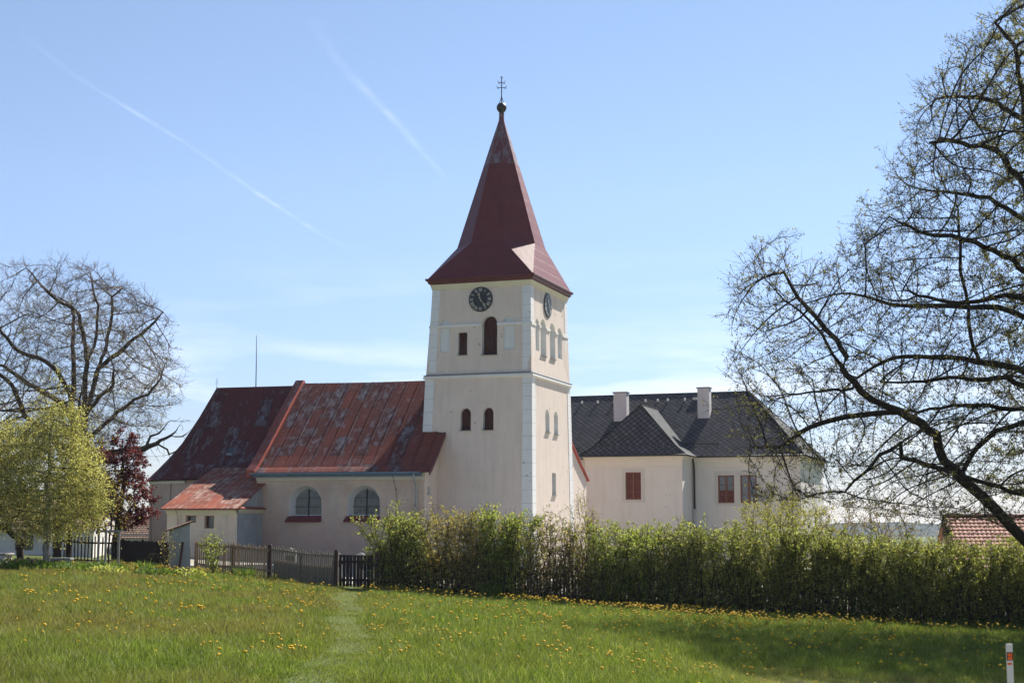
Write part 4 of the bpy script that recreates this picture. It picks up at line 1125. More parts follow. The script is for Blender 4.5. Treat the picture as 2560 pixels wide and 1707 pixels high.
def tree(name, label, cat, start, spar, attractors, bark_m, twig_m, leaf_m, r_tip=.012, r_base=.4, D=.45, di=3., dk=.9, iters=120, trop=(0, 0, .05),
         twigs=3, tw_len=.5, tw_r=.007, leaf_n=3, leaf_l=.07, leaf_w=.045, leaf_up=.3, group=None, droop=0.0, thick=.05, jit=.18, cone_m=None, leaf_where=None, expo=2.4, twig_filter=None, one=False, cluster=1):
    n0 = len(start)
    P, par = colonize(start, spar, attractors, D, di, dk, iters, trop, jit)
    for _ in range(2):                                   # straighten the little kinks of the grown branches
        w_ = np.ones(len(P))
        for i_ in range(len(P) - 1, 0, -1):
            if par[i_] >= 0: w_[par[i_]] += w_[i_]
        mc = np.full(len(P), -1); bw_ = np.zeros(len(P))
        for i_ in range(1, len(P)):
            p_ = par[i_]
            if p_ >= 0 and w_[i_] > bw_[p_]: bw_[p_] = w_[i_]; mc[p_] = i_
        ok_ = np.arange(n0, len(P)); ok_ = ok_[mc[ok_] >= 0]
        Q_ = P.copy(); Q_[ok_] = P[ok_] * .4 + .3 * (P[par[ok_]] + P[mc[ok_]]); P = Q_
    r, w, kids = skeleton_mesh(P, par, r_tip, r_base, expo)
    d, nd, main = node_dirs(P, par, w)
    root = empty(name, label, cat, tuple(P[0]), group)
    i = np.arange(1, len(P)); i = i[par[i] >= 0]; p = par[i]
    ismain = main[p] == i
    r0 = np.where(ismain, r[p], np.minimum(r[i] * 1.25, r[p])); D0 = np.where(ismain[:, None], nd[p], d[i])
    tr = Cloud(); br = tr if one else Cloud()
    for msk, K, cl in ((r[i] > thick, 8, tr), (r[i] <= thick, 4, br)):
        cl.tubes(P[p[msk]], P[i[msk]], r0[msk], r[i[msk]], K, D0[msk], nd[i[msk]])
    if tr.n and not one: tr.build('trunk', bark_m, root, True)
    # twigs
    cand = np.where(r < thick * .55)[0]; cand = cand[cand > 0]
    if twig_filter is not None: cand = cand[twig_filter(P[cand])]
    c = np.repeat(cand, twigs)
    dirs = unit(d[c] * 1.0 + rand_dir(len(c)) * 0.8 + np.array([0, 0, .25 - droop]))
    L = tw_len * (0.5 + rng.random(len(c))); A = P[c]; B = A + dirs * L[:, None] * .5
    dirs2 = unit(dirs + rand_dir(len(c)) * .3 + np.array([0, 0, .1 - droop])); Cc = B + dirs2 * L[:, None] * .5
    br.tubes(A, B, tw_r * 1.4, tw_r, 3); br.tubes(B, Cc, tw_r, tw_r * .6, 3)
    # side twiglets
    dirs3 = unit(dirs + rand_dir(len(c)) * 1.0); E = B + dirs3 * (L * .35)[:, None]
    br.tubes(B, E, tw_r * .9, tw_r * .5, 3)
    br.build('trunk' if one else 'branches', twig_m, root)
    lf = Cloud()
    pts = np.concatenate([A + (B - A) * rng.random((len(c), 1)), B + (Cc - B) * rng.random((len(c), 1)), Cc, E])
    if leaf_n > 0:
        pr_ = leaf_n / cluster
        q = np.repeat(pts, int(pr_), 0) if pr_ >= 1 else pts[rng.random(len(pts)) < pr_]
        if leaf_where is not None: q = q[rng.random(len(q)) < leaf_where(q)]
        if cluster > 1: q = np.repeat(q, cluster, 0)
        q = q + rng.normal(0, .05 if cluster == 1 else .035, q.shape)
        n = len(q)
        lf.leaves(q, leaf_l * (.6 + .8 * rng.random(n)), leaf_w * (.6 + .8 * rng.random(n)), leaf_up)
        lf.build('foliage', leaf_m, root)
    if cone_m is not None:
        q = pts[rng.random(len(pts)) < .035]; cl = Cloud(); n = len(q)
        dn = unit(rand_dir(n) * .5 + np.array([0, 0, -1]))
        cl.tubes(q, q + dn * .05, .017, .012, 5); cl.tubes(q + dn * .05, q + dn * .075, .012, .002, 5)
        cl.build('cones', cone_m, root)
    return root

def in_poly(poly, n, yc, ythick, dens=None):
    poly = np.array(poly, float); lo = poly.min(0); hi = poly.max(0); out = []
    tot = 0
    while tot < n:
        q = lo + rng.random((n * 2, 2)) * (hi - lo); ins = np.zeros(len(q), bool)
        for a, b in zip(poly, np.roll(poly, -1, 0)):
            c = ((a[1] > q[:, 1]) != (b[1] > q[:, 1])) & (q[:, 0] < (b[0] - a[0]) * (q[:, 1] - a[1]) / (b[1] - a[1] + 1e-12) + a[0]); ins ^= c
        q = q[ins]
        if dens is not None: q = q[rng.random(len(q)) < dens(q)]
        out.append(q); tot += len(q)
    q = np.concatenate(out)[:n]
    ang = rng.uniform(-1, 1, n); th_ = ythick(q) if callable(ythick) else ythick
    return np.stack([q[:, 0], yc + ang * th_, q[:, 1]], 1)

M_alderleaf = leafmat('young alder leaves', [(0.2, (0.10, 0.095, 0.045)), (0.5, (0.155, 0.155, 0.055)), (0.85, (0.24, 0.23, 0.075))], .45)
M_limeleaf = leafmat('opening lime leaves', [(0.2, (0.17, 0.15, 0.085)), (0.55, (0.22, 0.20, 0.08)), (0.85, (0.30, 0.28, 0.09))], .45)
M_birchleaf = leafmat('young birch leaves', [(0.15, (0.23, 0.24, 0.075)), (0.5, (0.39, 0.385, 0.135)), (0.85, (0.58, 0.56, 0.27))], .5)
M_weepleaf = leafmat('yellow green catkin leaves', [(0.15, (0.20, 0.16, 0.04)), (0.5, (0.28, 0.235, 0.055)), (0.85, (0.38, 0.33, 0.09))], .5)
M_plumleaf = leafmat('dark red plum leaves', [(0.15, (0.04, 0.010, 0.017)), (0.5, (0.085, 0.020, 0.030)), (0.85, (0.17, 0.045, 0.055))], .45)
M_hedgeleaf = leafmat('young hedge leaves', [(0.08, (0.18, 0.13, 0.06)), (0.22, (0.13, 0.165, 0.04)), (0.55, (0.235, 0.275, 0.075)), (0.88, (0.44, 0.46, 0.17))], .45)
M_hedgegreen = leafmat('fresh green hedge leaves', [(0.15, (0.12, 0.16, 0.03)), (0.5, (0.22, 0.275, 0.06)), (0.85, (0.38, 0.42, 0.12))], .5)
M_hedgepale = leafmat('pale budding hedge leaves', [(0.15, (0.20, 0.15, 0.07)), (0.5, (0.28, 0.25, 0.09)), (0.85, (0.42, 0.38, 0.15))], .45)
M_goldleaf = leafmat('yellow green shrub leaves', [(0.15, (0.17, 0.18, 0.03)), (0.5, (0.27, 0.27, 0.045)), (0.85, (0.38, 0.36, 0.07))], .5)
M_russet = leafmat('russet budding leaves', [(0.15, (0.13, 0.10, 0.05)), (0.5, (0.19, 0.155, 0.07)), (0.85, (0.26, 0.22, 0.09))], .45)
M_yellow = leafmat('yellow blossom', [(0.2, (0.75, 0.48, 0.02)), (0.8, (0.85, 0.60, 0.05))], .3)
M_bedleaf = leafmat('lush bed leaves', [(0.15, (0.045, 0.085, 0.018)), (0.5, (0.085, 0.145, 0.03)), (0.85, (0.18, 0.25, 0.06))], .4, .6)
M_heather = leafmat('purple heather', [(0.2, (0.12, 0.07, 0.09)), (0.8, (0.24, 0.15, 0.19))], .3)
M_ivy = leafmat('dark climber leaves', [(0.2, (0.04, 0.05, 0.02)), (0.8, (0.09, 0.10, 0.04))], .3)
M_cone = bark('dark alder cones', (0.035, 0.025, 0.02), (0.012, 0.01, 0.009))

# --- big alder on the right, trunk just outside the picture
AL = [
 [(20.6, 52.2, G(20.6, 52.2) - .2), (20.5, 52.2, .8), (20.1, 52.0, 3.0), (19.7, 52.0, 6.0), (19.2, 52.0, 9.5), (18.9, 52, 13), (18.75, 52, 15.5), (18.5, 52.0, 18.07), (18.3, 51.83, 19.28), (18.17, 51.67, 20.25), (17.43, 51.5, 21.05)],
 [(20.4, 52.0, 1.0), (18.6, 51.4, 1.75), (17.49, 51.0, 2.6), (16.37, 50.71, 3.7), (15.57, 50.43, 4.43), (14.55, 50.14, 5.23), (14.28, 49.86, 6.1), (13.63, 49.57, 6.52), (12.63, 49.29, 7.0), (11.84, 49.0, 7.27), (11.28, 48.71, 7.75), (10.8, 48.43, 8.3), (10.13, 48.14, 9.35), (9.45, 47.86, 10.03), (8.83, 47.57, 10.34), (8.23, 47.29, 11.01), (7.85, 47.0, 11.67)],
 [(14.73, 50.0, 4.9), (13.59, 49.72, 5.23), (13.07, 49.44, 5.31), (12.89, 49.17, 5.8), (12.12, 48.89, 5.35), (11.54, 48.61, 4.78), (10.78, 48.33, 4.22), (9.86, 48.06, 4.09), (9.19, 47.78, 3.9), (8.36, 47.5, 3.84)],
 [(14.2, 49.85, 6.1), (13.6, 49.7, 5.9), (12.9, 49.3, 5.85)],
 [(12.9, 49.4, 6.85), (11.73, 50.0, 6.74), (11.01, 50.5, 6.71), (10.26, 51.0, 6.43), (9.3, 51.5, 5.8), (8.4, 52.0, 5.83)],
 [(19.7, 52.2, 6.4), (18.37, 53.0, 7.2), (16.04, 52.33, 7.39), (14.18, 51.67, 7.06), (13.41, 51.0, 7.04)],
 [(11.22, 48.5, 7.56), (9.3, 47.88, 7.35), (8.26, 47.25, 7.08), (7.25, 46.62, 6.79), (6.4, 46.0, 6.65)],
 [(19.4, 52.0, 7.6), (18.08, 52.0, 8.49), (17.59, 52.4, 8.77), (16.72, 52.8, 8.92), (15.28, 53.2, 9.17), (14.3, 53.6, 9.29), (13.28, 54.0, 8.91)],
 [(16.7, 52.6, 8.92), (16.34, 52.0, 9.3), (16.17, 52.0, 9.97), (16.21, 52.0, 10.85), (15.99, 52.0, 12.08), (15.96, 52.0, 13.1), (15.94, 52.0, 14.48)],
 [(19.5, 51.8, 7.0), (17.71, 51.0, 7.86), (16.94, 50.5, 8.14), (14.85, 50.0, 8.02), (13.43, 49.5, 7.85), (12.22, 49.0, 7.83)],
 [(19.7, 52.0, 6.2), (18.01, 52.0, 6.76), (16.99, 51.67, 6.34), (16.07, 51.33, 5.79), (15.4, 50.6, 4.9)],
 [(20.0, 51.8, 3.2), (17.55, 51.0, 4.09), (16.23, 50.75, 4.54), (15.4, 50.5, 4.7)],
 [(10.89, 48.6, 8.2), (11.15, 48.88, 8.67), (10.85, 49.16, 9.27), (10.3, 49.44, 10.02), (9.73, 49.72, 10.77), (9.36, 50.0, 11.66)],
 [(18.9, 52, 13.0), (18.07, 51.0, 15.0), (16.82, 50.25, 16.09), (15.79, 49.5, 16.05), (14.42, 48.75, 16.02), (13.89, 48.0, 15.66)],
 [(18.95, 52.0, 12.4), (18.36, 52.0, 13.9), (17.41, 53.0, 15.0), (16.2, 54.0, 15.4)],
 [(18.75, 52.0, 16.3), (18.48, 52.0, 17.62), (17.73, 52.75, 18.47), (17.0, 53.5, 18.92), (16.0, 54.25, 19.1)],
 [(19.0, 52.0, 11.4), (17.5, 51.0, 12.3), (15.6, 50.2, 12.9), (13.9, 49.6, 13.0), (12.8, 49.2, 13.4)],
 [(19.1, 52.2, 10.2), (17.6, 53.0, 10.9), (15.9, 53.8, 11.1), (14.0, 54.2, 11.2), (12.6, 54.2, 11.6)],
 [(19.0, 51.9, 11.0), (17.2, 50.8, 11.0), (15.2, 50.0, 10.6), (13.3, 49.2, 10.9)],
 [(19.3, 52, 9.0), (21, 52.5, 11), (23, 53, 13)], [(19.2, 52, 10), (21.5, 51.0, 14), (22.5, 50, 17)], [(19.7, 52, 6), (22.5, 51.5, 8)],
]
al_out = [(16.9, 21.2), (15.1, 18.9), (14.2, 17.1), (14.0, 15.6), (12.4, 14.1), (11.8, 12.5), (10.7, 11.9), (9.2, 12.7), (8.0, 12.5), (7.6, 10.9), (8.0, 9.4), (7.3, 8.6), (7.9, 7.7), (7.5, 6.9), (8.4, 5.4), (7.9, 4.0), (10.8, 4.05), (13.0, 3.5), (15.2, 3.1), (17.5, 3.4), (21, 4), (25, 6), (26.5, 11), (25, 17), (22, 21), (19, 22.3)]
al_at = in_poly(al_out, 14000, 51.0, lambda q: np.clip(2.2 + 4.2 * np.minimum(1, (q[:, 0] - 7) / 8), 1.6, 6.0), lambda q: np.where(q[:, 0] > 19.2, .9, 1.0))
al_at[:, 2] += .30 * np.sin(2 * np.pi * al_at[:, 2] / 1.5 + al_at[:, 0] * .55)      # boughs spread in layers
sp, spar = limbs(AL, .45)
tree('alder_tree', 'tall dark limbed alder spreading its boughs in from the right edge', 'tree', sp, spar, al_at,
     M_bark, M_bark, M_alderleaf, r_tip=.008, r_base=.46, D=.36, di=2.6, dk=.46, iters=130, trop=(-.12, 0, .06), twigs=4, tw_len=.50, tw_r=.0045, jit=.07,
     leaf_n=4, leaf_l=.075, leaf_w=.05, leaf_where=lambda q: np.where(q[:, 0] > 18.0, .9, .115), cluster=4, thick=.05, cone_m=M_cone, expo=2.15)

# --- big lime behind the birch on the left
LM = [
 [(-26.1, 90.2, G(-26.1, 90.2) - .2), (-26.05, 90.1, 4.0), (-26.04, 90.0, 7.88), (-26.02, 89.78, 9.06), (-25.92, 89.56, 10.16), (-25.91, 89.33, 11.63), (-25.71, 89.11, 12.95), (-25.88, 88.89, 14.19), (-26.17, 88.67, 15.8), (-26.57, 88.44, 16.22), (-27.32, 88.22, 16.56), (-28.2, 88.0, 17.4), (-29.3, 88, 18.6)],
 [(-25.97, 90.0, 10.04), (-25.27, 89.6, 12.4), (-24.63, 89.2, 14.08), (-24.28, 88.8, 15.82), (-24.13, 88.4, 16.89), (-23.45, 88.0, 17.35)],
 [(-25.83, 90.0, 10.19), (-25.43, 90.4, 12.64), (-24.07, 90.8, 13.97), (-23.07, 91.2, 14.94), (-22.28, 91.6, 15.76), (-21.93, 92.0, 16.44)],
 [(-25.9, 90.0, 9.9), (-24.8, 88.9, 10.9), (-23.84, 88.0, 11.42), (-23.26, 86.0, 12.24)],
 [(-25.9, 90.0, 8.3), (-23.87, 89.4, 9.92), (-22.71, 88.8, 10.69), (-21.76, 88.2, 10.93), (-20.9, 87.6, 11.82), (-20.5, 87.0, 12.64)],
 [(-26.1, 90.1, 7.8), (-26.7, 90.4, 8.92), (-27.02, 90.75, 10.25), (-27.27, 91.5, 12.98), (-27.61, 92.25, 16.17), (-27.93, 93.0, 16.9)],
 [(-27.0, 90.7, 10.0), (-27.04, 90.17, 11.18), (-27.5, 89.33, 12.37), (-28.08, 88.5, 13.03), (-29.45, 87.67, 13.45), (-29.85, 86.83, 14.08), (-30.4, 86.0, 14.9)],
 [(-26.5, 90.3, 8.4), (-27.2, 91.0, 9.9), (-27.87, 91.5, 10.69), (-30.05, 92.0, 11.88), (-31.56, 92.5, 12.86), (-32.8, 93.0, 13.5)],
 [(-26.1, 90.1, 6.6), (-28.0, 91.0, 8.2), (-29.69, 90.0, 9.82), (-30.18, 89.0, 11.59), (-30.9, 88.0, 12.4)],
 [(-25.9, 89.3, 12.2), (-26.08, 90.0, 13.04), (-25.52, 90.0, 14.1), (-25.46, 90.0, 16.6), (-25.79, 90.0, 17.52), (-25.98, 90.0, 18.67)],
]
lm_out = [(-34, 14.5), (-31.4, 15.9), (-30.5, 17.0), (-30.1, 18.4), (-29.5, 19.0), (-28.3, 18.2), (-26.2, 18.95), (-24.5, 18.5), (-22.96, 17.9), (-22.0, 16.3), (-21.4, 16.0), (-21.5, 14.2), (-20.45, 13.1), (-20.7, 11.4), (-21.2, 10.3), (-21.7, 9.3), (-23.2, 8.5), (-24.5, 7.0), (-27.2, 7.0), (-31.1, 8), (-35, 9)]
lm_at = in_poly(lm_out, 7600, 90.0, lambda q: 2.0 + 3.2 * np.sqrt(np.clip(1 - ((q[:, 0] + 26.5) / 8) ** 2, 0, 1)))
sp, spar = limbs(LM, .5)
tree('lime_tree', 'large bare lime with grey brown twigs behind the birch, left of the church', 'tree', sp, spar, lm_at, M_limebark, M_limetwig, M_limeleaf,
     r_tip=.009, r_base=.44, D=.36, di=3., dk=.50, iters=130, trop=(0, 0, .06), jit=.1, twigs=4, tw_len=.6, tw_r=.006, leaf_n=.3, leaf_l=.08, leaf_w=.055, thick=.06, cluster=4,
     leaf_where=lambda q: np.clip(1.5 - (q[:, 2] - 8) / 7, .15, 1), expo=2.2)
# the dead lower bough is part of a second, half dead stem of the same row
DD = [[(-25.2, 86.5, G(-25.2, 86.5) - .2), (-25.25, 86.6, 3.5), (-25.0, 86.8, 5.9), (-24.3, 86.9, 6.9), (-23.45, 87.0, 7.4), (-21.68, 87.0, 7.62), (-20.88, 87.0, 7.95), (-19.94, 86.67, 8.37), (-19.45, 86.3, 8.9)],
      [(-21.56, 87.0, 7.62), (-21.23, 87.0, 8.34), (-20.53, 87.0, 8.75), (-20.2, 87, 9.2)], [(-20.9, 87, 7.95), (-20.3, 87.2, 7.6), (-20.1, 87.2, 7.0)], [(-24.6, 86.9, 6.5), (-24.2, 86.5, 8.0), (-23.4, 86.2, 8.9)], [(-20.0, 86.7, 8.35), (-19.3, 86.6, 8.3), (-18.9, 86.4, 8.6)], [(-21.7, 87, 7.6), (-21.9, 86.6, 7.0), (-21.7, 86.4, 6.3)]]
sp, spar = limbs(DD, .4)
dd_at = in_poly([(-21.8, 6.9), (-19.4, 7.2), (-18.9, 8.9), (-19.6, 9.7), (-21.4, 9.3)], 60, 87, .8)
tree('dead_bough_tree', 'half dead tree whose leafless bough points from the red plum towards the church roof', 'tree', sp, spar, dd_at, M_limebark, M_limebark, M_limeleaf,
     r_tip=.014, r_base=.2, D=.35, di=2., dk=.5, iters=30, twigs=1, tw_len=.7, tw_r=.009, leaf_n=0, thick=.05, droop=.25, one=True)

def crown(n, c, rx, ry, rz, shell=.35):
    d = rand_dir(n); r = np.power(rng.random(n), 1 / 3.) * (1 - shell) + shell * rng.random(n) ** .3
    r = np.clip(r, 0, 1)[:, None]
    return np.array(c) + d * r * np.array([rx, ry, rz])

def simple_tree(name, label, cat, x, y, h0, c, rad, n_att, bark_m, leaf_m, r_base, lean=(0, 0), **kw):
    z0 = G(x, y) - .15
    stem = [(x, y, z0), (x + lean[0] * .5, y + lean[1] * .5, z0 + h0 * .6), (c[0], c[1], z0 + h0), (c[0], c[1], c[2])]
    sp, spar = limbs([stem], .3)
    return tree(name, label, cat, sp, spar, crown(n_att, c, *rad), bark_m, kw.pop('twig_m', M_twig), leaf_m, r_base=r_base, **kw)

# --- young birch with small pale leaves, in front on the left
bx, by = -17.4, 56.0
pts = np.concatenate([crown(2100, (-17.5, 56, 4.9), 2.0, 1.9, 2.5), crown(500, (-17.2, 56, 6.9), .95, 1.0, 1.15), crown(350, (-16.0, 56, 4.3), .75, 1.0, 1.3), crown(900, (-19.6, 56, 4.9), 1.5, 1.6, 2.2)])
pts = pts[pts[:, 2] > 2.55]
sp, spar = limbs([[(bx, by, G(bx, by) - .1), (-17.45, 56, 2.6), (-17.5, 56, 5.0), (-17.3, 56, 8.6)]], .3)
tree('birch_tree', 'round crowned young birch full of pale green leaves, left foreground', 'tree', sp, spar, pts, M_birchbark, M_twig, M_birchleaf,
     r_tip=.006, r_base=.13, D=.24, di=2.2, dk=.32, iters=100, trop=(0, 0, .06), twigs=5, tw_len=.5, tw_r=.004, leaf_n=4, leaf_l=.058, leaf_w=.042, droop=.6, thick=.035)
# weeping golden birch behind it
pts = np.concatenate([crown(900, (-19.3, 62, 6.3), 2.5, 2.2, 3.0), crown(200, (-16.45, 61.8, 4.3), .45, .8, 1.7), crown(260, (-21.6, 62, 7.2), 2.0, 2, 2.4)])
pts = pts[pts[:, 2] > 2.2]
sp, spar = limbs([[(-18.9, 62, G(-18.9, 62) - .1), (-18.8, 62, 3.0), (-18.3, 62, 6.0), (-18.1, 62, 9.0)]], .3)
tree('weeping_birch_tree', 'weeping yellow green birch whose hanging twigs show behind the pale green birch', 'tree', sp, spar, pts, M_limebark, M_twig, M_weepleaf,
     r_tip=.009, r_base=.17, D=.35, di=2.5, dk=.55, iters=80, trop=(0, 0, -.05), twigs=4, tw_len=.8, tw_r=.005, leaf_n=1, leaf_l=.07, leaf_w=.045, droop=1.0, thick=.04)
# red leaved plum
pts = np.concatenate([crown(700, (-16.95, 65, 4.9), .95, 1.2, 2.0), crown(240, (-16.25, 65, 3.9), .62, .9, 1.15), crown(140, (-17.2, 65, 6.5), .6, .8, .9), crown(300, (-18.0, 65, 4.6), 1.0, 1.2, 1.9)])
pts = pts[pts[:, 2] > 2.7]
sp, spar = limbs([[(-17.3, 65, G(-17.3, 65) - .1), (-17.25, 65, 2.6), (-17.0, 65, 4.6), (-17.1, 65, 6.8)]], .3)
tree('plum_tree', 'purple leaved plum tree between the birches and the church apse', 'tree', sp, spar, pts, M_bark, M_bark, M_plumleaf,
     r_tip=.009, r_base=.13, D=.3, di=2, dk=.45, iters=70, twigs=4, tw_len=.34, tw_r=.005, leaf_n=6, leaf_l=.10, leaf_w=.07, thick=.04)
# two dark trunks and a bush under the birch
simple_tree('thicket_tree', 'thin dark trunked tree at the left edge behind the birch', 'tree', -18.9, 57.5, 2.0, (-20.0, 57.5, 5.0), (1.6, 1.5, 2.3), 420, M_bark, M_birchleaf, .14,
            r_tip=.008, D=.3, di=2, dk=.45, iters=60, twigs=4, tw_len=.45, tw_r=.005, leaf_n=2, leaf_l=.075, leaf_w=.055, droop=.3, thick=.035)
simple_tree('small_tree', 'small dark stemmed tree between the birch and the picket fence', 'tree', -17.9, 60.5, 1.6, (-17.9, 60.5, 3.6), (1.0, 1.0, 1.4), 200, M_bark, M_weepleaf, .12,
            r_tip=.008, D=.3, di=2, dk=.45, iters=60, twigs=4, tw_len=.4, tw_r=.005, leaf_n=1, leaf_l=.07, leaf_w=.05, droop=.4, thick=.035)
# staked sapling
simple_tree('sapling_tree', 'thin newly planted sapling tied between three grey stakes', 'tree', -15.45, 57.2, 2.0, (-15.35, 57.2, 4.2), (.5, .5, 1.3), 70, M_bark, M_weepleaf, .035,
            r_tip=.005, D=.2, di=1.6, dk=.35, iters=40, twigs=2, tw_len=.3, tw_r=.004, leaf_n=.6, leaf_l=.06, leaf_w=.04, thick=.018, trop=(0, 0, .2))
gd = empty('tree_guard', 'three grey wooden stakes joined by a top rail round the sapling', 'tree guard', (-15.45, 57.1, G(-15.45, 57.1)))
W0 = Fr((0, 0), 0)
for x, y in ((-15.78, 57.0), (-15.45, 56.8), (-15.05, 57.15)):
    mb = MB(); mb.tube([(x, y, G(x, y) - .2), (x, y, G(x, y) + 1.55)], .045, 8); mb.build('stake', M_greywood, gd)
for p, q in (((-15.9, 57.02), (-15.4, 56.8)), ((-15.5, 56.8), (-14.95, 57.17)), ((-15.85, 57.0), (-15.0, 57.17))):
    mb = MB(); z = G(-15.4, 57) + 1.46; mb.hexa([(p[0], p[1] - .02, z), (q[0], q[1] - .02, z), (q[0], q[1] + .02, z), (p[0], p[1] + .02, z), (p[0], p[1] - .02, z + .09), (q[0], q[1] - .02, z + .09), (q[0], q[1] + .02, z + .09), (p[0], p[1] + .02, z + .09)])
    mb.build('rail', M_greywood, gd)

# shrubs behind the hedge
def shrub(name, label, x, y, rad, h, leaf_m, bark_m=M_hedgewood, n=500, stems=9, **kw):
    z0 = G(x, y) - .1; pl = [[(x, y, z0), (x, y, z0 + .25)]]
    for k in range(stems):
        a = rng.uniform(0, 2 * np.pi); q = rng.uniform(.3, .75)
        pl.append([(x, y, z0 + .1), (x + math.cos(a) * rad * q * .5, y + math.sin(a) * rad * q * .4, z0 + h * .4), (x + math.cos(a) * rad * q, y + math.sin(a) * rad * q * .8, z0 + h * .7)])
    sp, spar = limbs(pl, .3)
    at = crown(n, (x, y, z0 + h * .58), rad, rad * .8, h * .45); at = at[at[:, 2] > z0 + h * .12]
    a = dict(r_tip=.006, r_base=.07, D=.25, di=1.8, dk=.36, iters=60, twigs=4, tw_len=.4, tw_r=.004, leaf_n=2, leaf_l=.07, leaf_w=.045, thick=.03, trop=(0, 0, .15)); a.update(kw)
    return tree(name, label, 'shrub', sp, spar, at, bark_m, bark_m, leaf_m, **a)
shrub('golden_shrub', 'broad yellow green shrub rising over the hedge below the two manor windows', 11.6, 63.5, 2.5, 5.0, M_goldleaf, n=1100, stems=12, dk=.42)
shrub('russet_shrub', 'russet brown half bare shrub behind the hedge right of the yellow green shrub', 15.2, 64.5, 2.6, 4.9, M_russet, M_twig, n=1000, stems=12, leaf_n=1, dk=.42)
shrub('thin_shrub', 'loose twiggy shrub over the hedge beside the tiled roof', 18.4, 63.5, 2.3, 3.5, M_russet, M_twig, n=600, stems=10, leaf_n=1, dk=.42)
shrub('wall_shrub', 'slender pale green shrub against the manor wall beside the tower', 3.0, 63.5, .8, 4.4, M_hedgepale, n=160, stems=6, leaf_n=1)
shrub('forsythia_shrub', 'small yellow flowering shrub glimpsed through the hedge near the gate', -3.45, 61.5, .55, 1.5, M_yellow, n=150, leaf_n=4, tw_len=.25)
shrub('fence_shrub', 'small bright green bush growing against the picket fence', -11.65, 58.3, .6, 1.6, M_hedgegreen, n=220, stems=7, leaf_n=2, tw_len=.3, leaf_l=.06)
shrub('rosehip_shrub', 'thin straggly bush in front of the whitewashed shed', -13.6, 58.8, .6, 1.6, M_hedgepale, M_twig, n=70, stems=5, leaf_n=.6, tw_len=.3)
shrub('edge_shrub', 'dense green bush at the right edge beside the tiled roof', 22.6, 66, 2.0, 3.4, M_hedgegreen, n=600, stems=9, dk=.42)

# --- hedge
def hy_(x): return np.interp(x, [-8, -5, 22, 40], [57.9, 57.7, 55.2, 53.6])
_hx = [-7.5, -5.4, -4.6, -3.5, -1.5, 0, 1.5, 3, 6, 9, 11, 14, 18, 22, 26]
_hz = [2.4, 3.1, 3.5, 3.55, 3.6, 3.45, 3.3, 3.1, 3.1, 2.9, 2.95, 2.6, 2.25, 2.1, 2.05]
def hedge(name, label, x0, x1, leaf_m, dens=1.0, leafd=1.0, top=0.0, cat='hedge', arch_l=0.0, low=1.0, stem_m=M_hedgewood, seed=0, leaf_l=.082):
    xm = (x0 + x1) / 2; root = empty(name, label, cat, (xm, float(hy_(xm)) + .4, G(xm, float(hy_(xm)) + .4)))
    n = int((x1 - x0) * 32 * dens)
    x = x0 + (x1 - x0) * (np.arange(n) + rng.random(n)) / n; y = hy_(x) + .22 + rng.normal(0, .36, n); z = zg(x, y)
    top_z = np.interp(x, _hx, _hz) + top + rng.normal(0, .13, n) + .08 * np.sin(x * .8) + .03 * np.sin(x * 2.3 + 1) + np.where(rng.random(n) < .16, rng.random(n) * .65, 0)
    h = np.maximum(top_z - z, .6) * np.where(rng.random(n) < .35, rng.uniform(.45, .9, n), 1.0)
    S = 7; st = Cloud(); lf = Cloud()
    lean = rng.normal(0, .2, (n, 2)); lean[:, 1] *= .7
    if arch_l: lean[:, 0] -= arch_l * rng.random(n)
    pts = []; wob = rng.normal(0, .05, (n, S + 1, 2)).cumsum(1)
    for k in range(S + 1):
        f = k / S; pts.append(np.stack([x + lean[:, 0] * h * f ** 1.5 + wob[:, k, 0], y + lean[:, 1] * h * f + wob[:, k, 1], z - .05 + h * f], 1))
    for k in range(S):
        ra = .02 * (1 - k / S) + .004; rb = .02 * (1 - (k + 1) / S) + .004
        st.tubes(pts[k], pts[k + 1], ra, rb, 4)
    m = 30
    ii = rng.integers(0, n, n * m); f = rng.random(n * m) ** (.9 * low) * .97; k = np.minimum((f * S).astype(int), S - 1); fr = f * S - k
    arr = np.stack(pts, 1); B = arr[ii, k] * (1 - fr)[:, None] + arr[ii, k + 1] * fr[:, None]
    d = rand_dir(len(ii)) * np.array([1.25, 1.0, .6]) + np.array([0, 0, .32]); d = unit(d)
    L = rng.uniform(.15, .75, len(ii)) * (1.15 - .6 * f); E = B + d * L[:, None]
    st.tubes(B, E, .006, .0028, 3)
    d2 = unit(d + rand_dir(len(ii)) * .8); M2 = B + d * (L * .55)[:, None]; E2 = M2 + d2 * (L * .5)[:, None]
    st.tubes(M2, E2, .0045, .0022, 3)
    keep = np.clip(.62 + .5 * f, 0, 1) * leafd
    for rep in range(6):
        for a, b in ((B, E), (M2, E2)):
            g = rng.random(len(ii)) < keep * .85
            t = rng.uniform(.2, 1.05, g.sum())[:, None]; q = a[g] + (b[g] - a[g]) * t + rng.normal(0, .03, (g.sum(), 3))
            nn = len(q); lf.leaves(q, leaf_l * (.55 + .9 * rng.random(nn)), leaf_l * .65 * (.55 + .9 * rng.random(nn)), .35)
    st.build('stems', stem_m, root); lf.build('foliage', leaf_m, root)
    return root
hedge('hedge_shrub', 'yellow green hedge shrub leaning out over the wooden gate', -5.1, -3.1, M_hedgeleaf, 1.0, .95, .0, 'shrub', .28)
hedge('hedge_shrub', 'brownish sparse hedge shrubs between the leaning shrub and the bright green one', -3.1, -.95, M_hedgepale, .95, .8, .0, 'shrub')
hedge('hedge_shrub', 'brightest fresh green bush of the hedge, in front of the tower', -1.1, .35, M_hedgegreen, 1.15, 1.15, .12, 'shrub', leaf_l=.08)
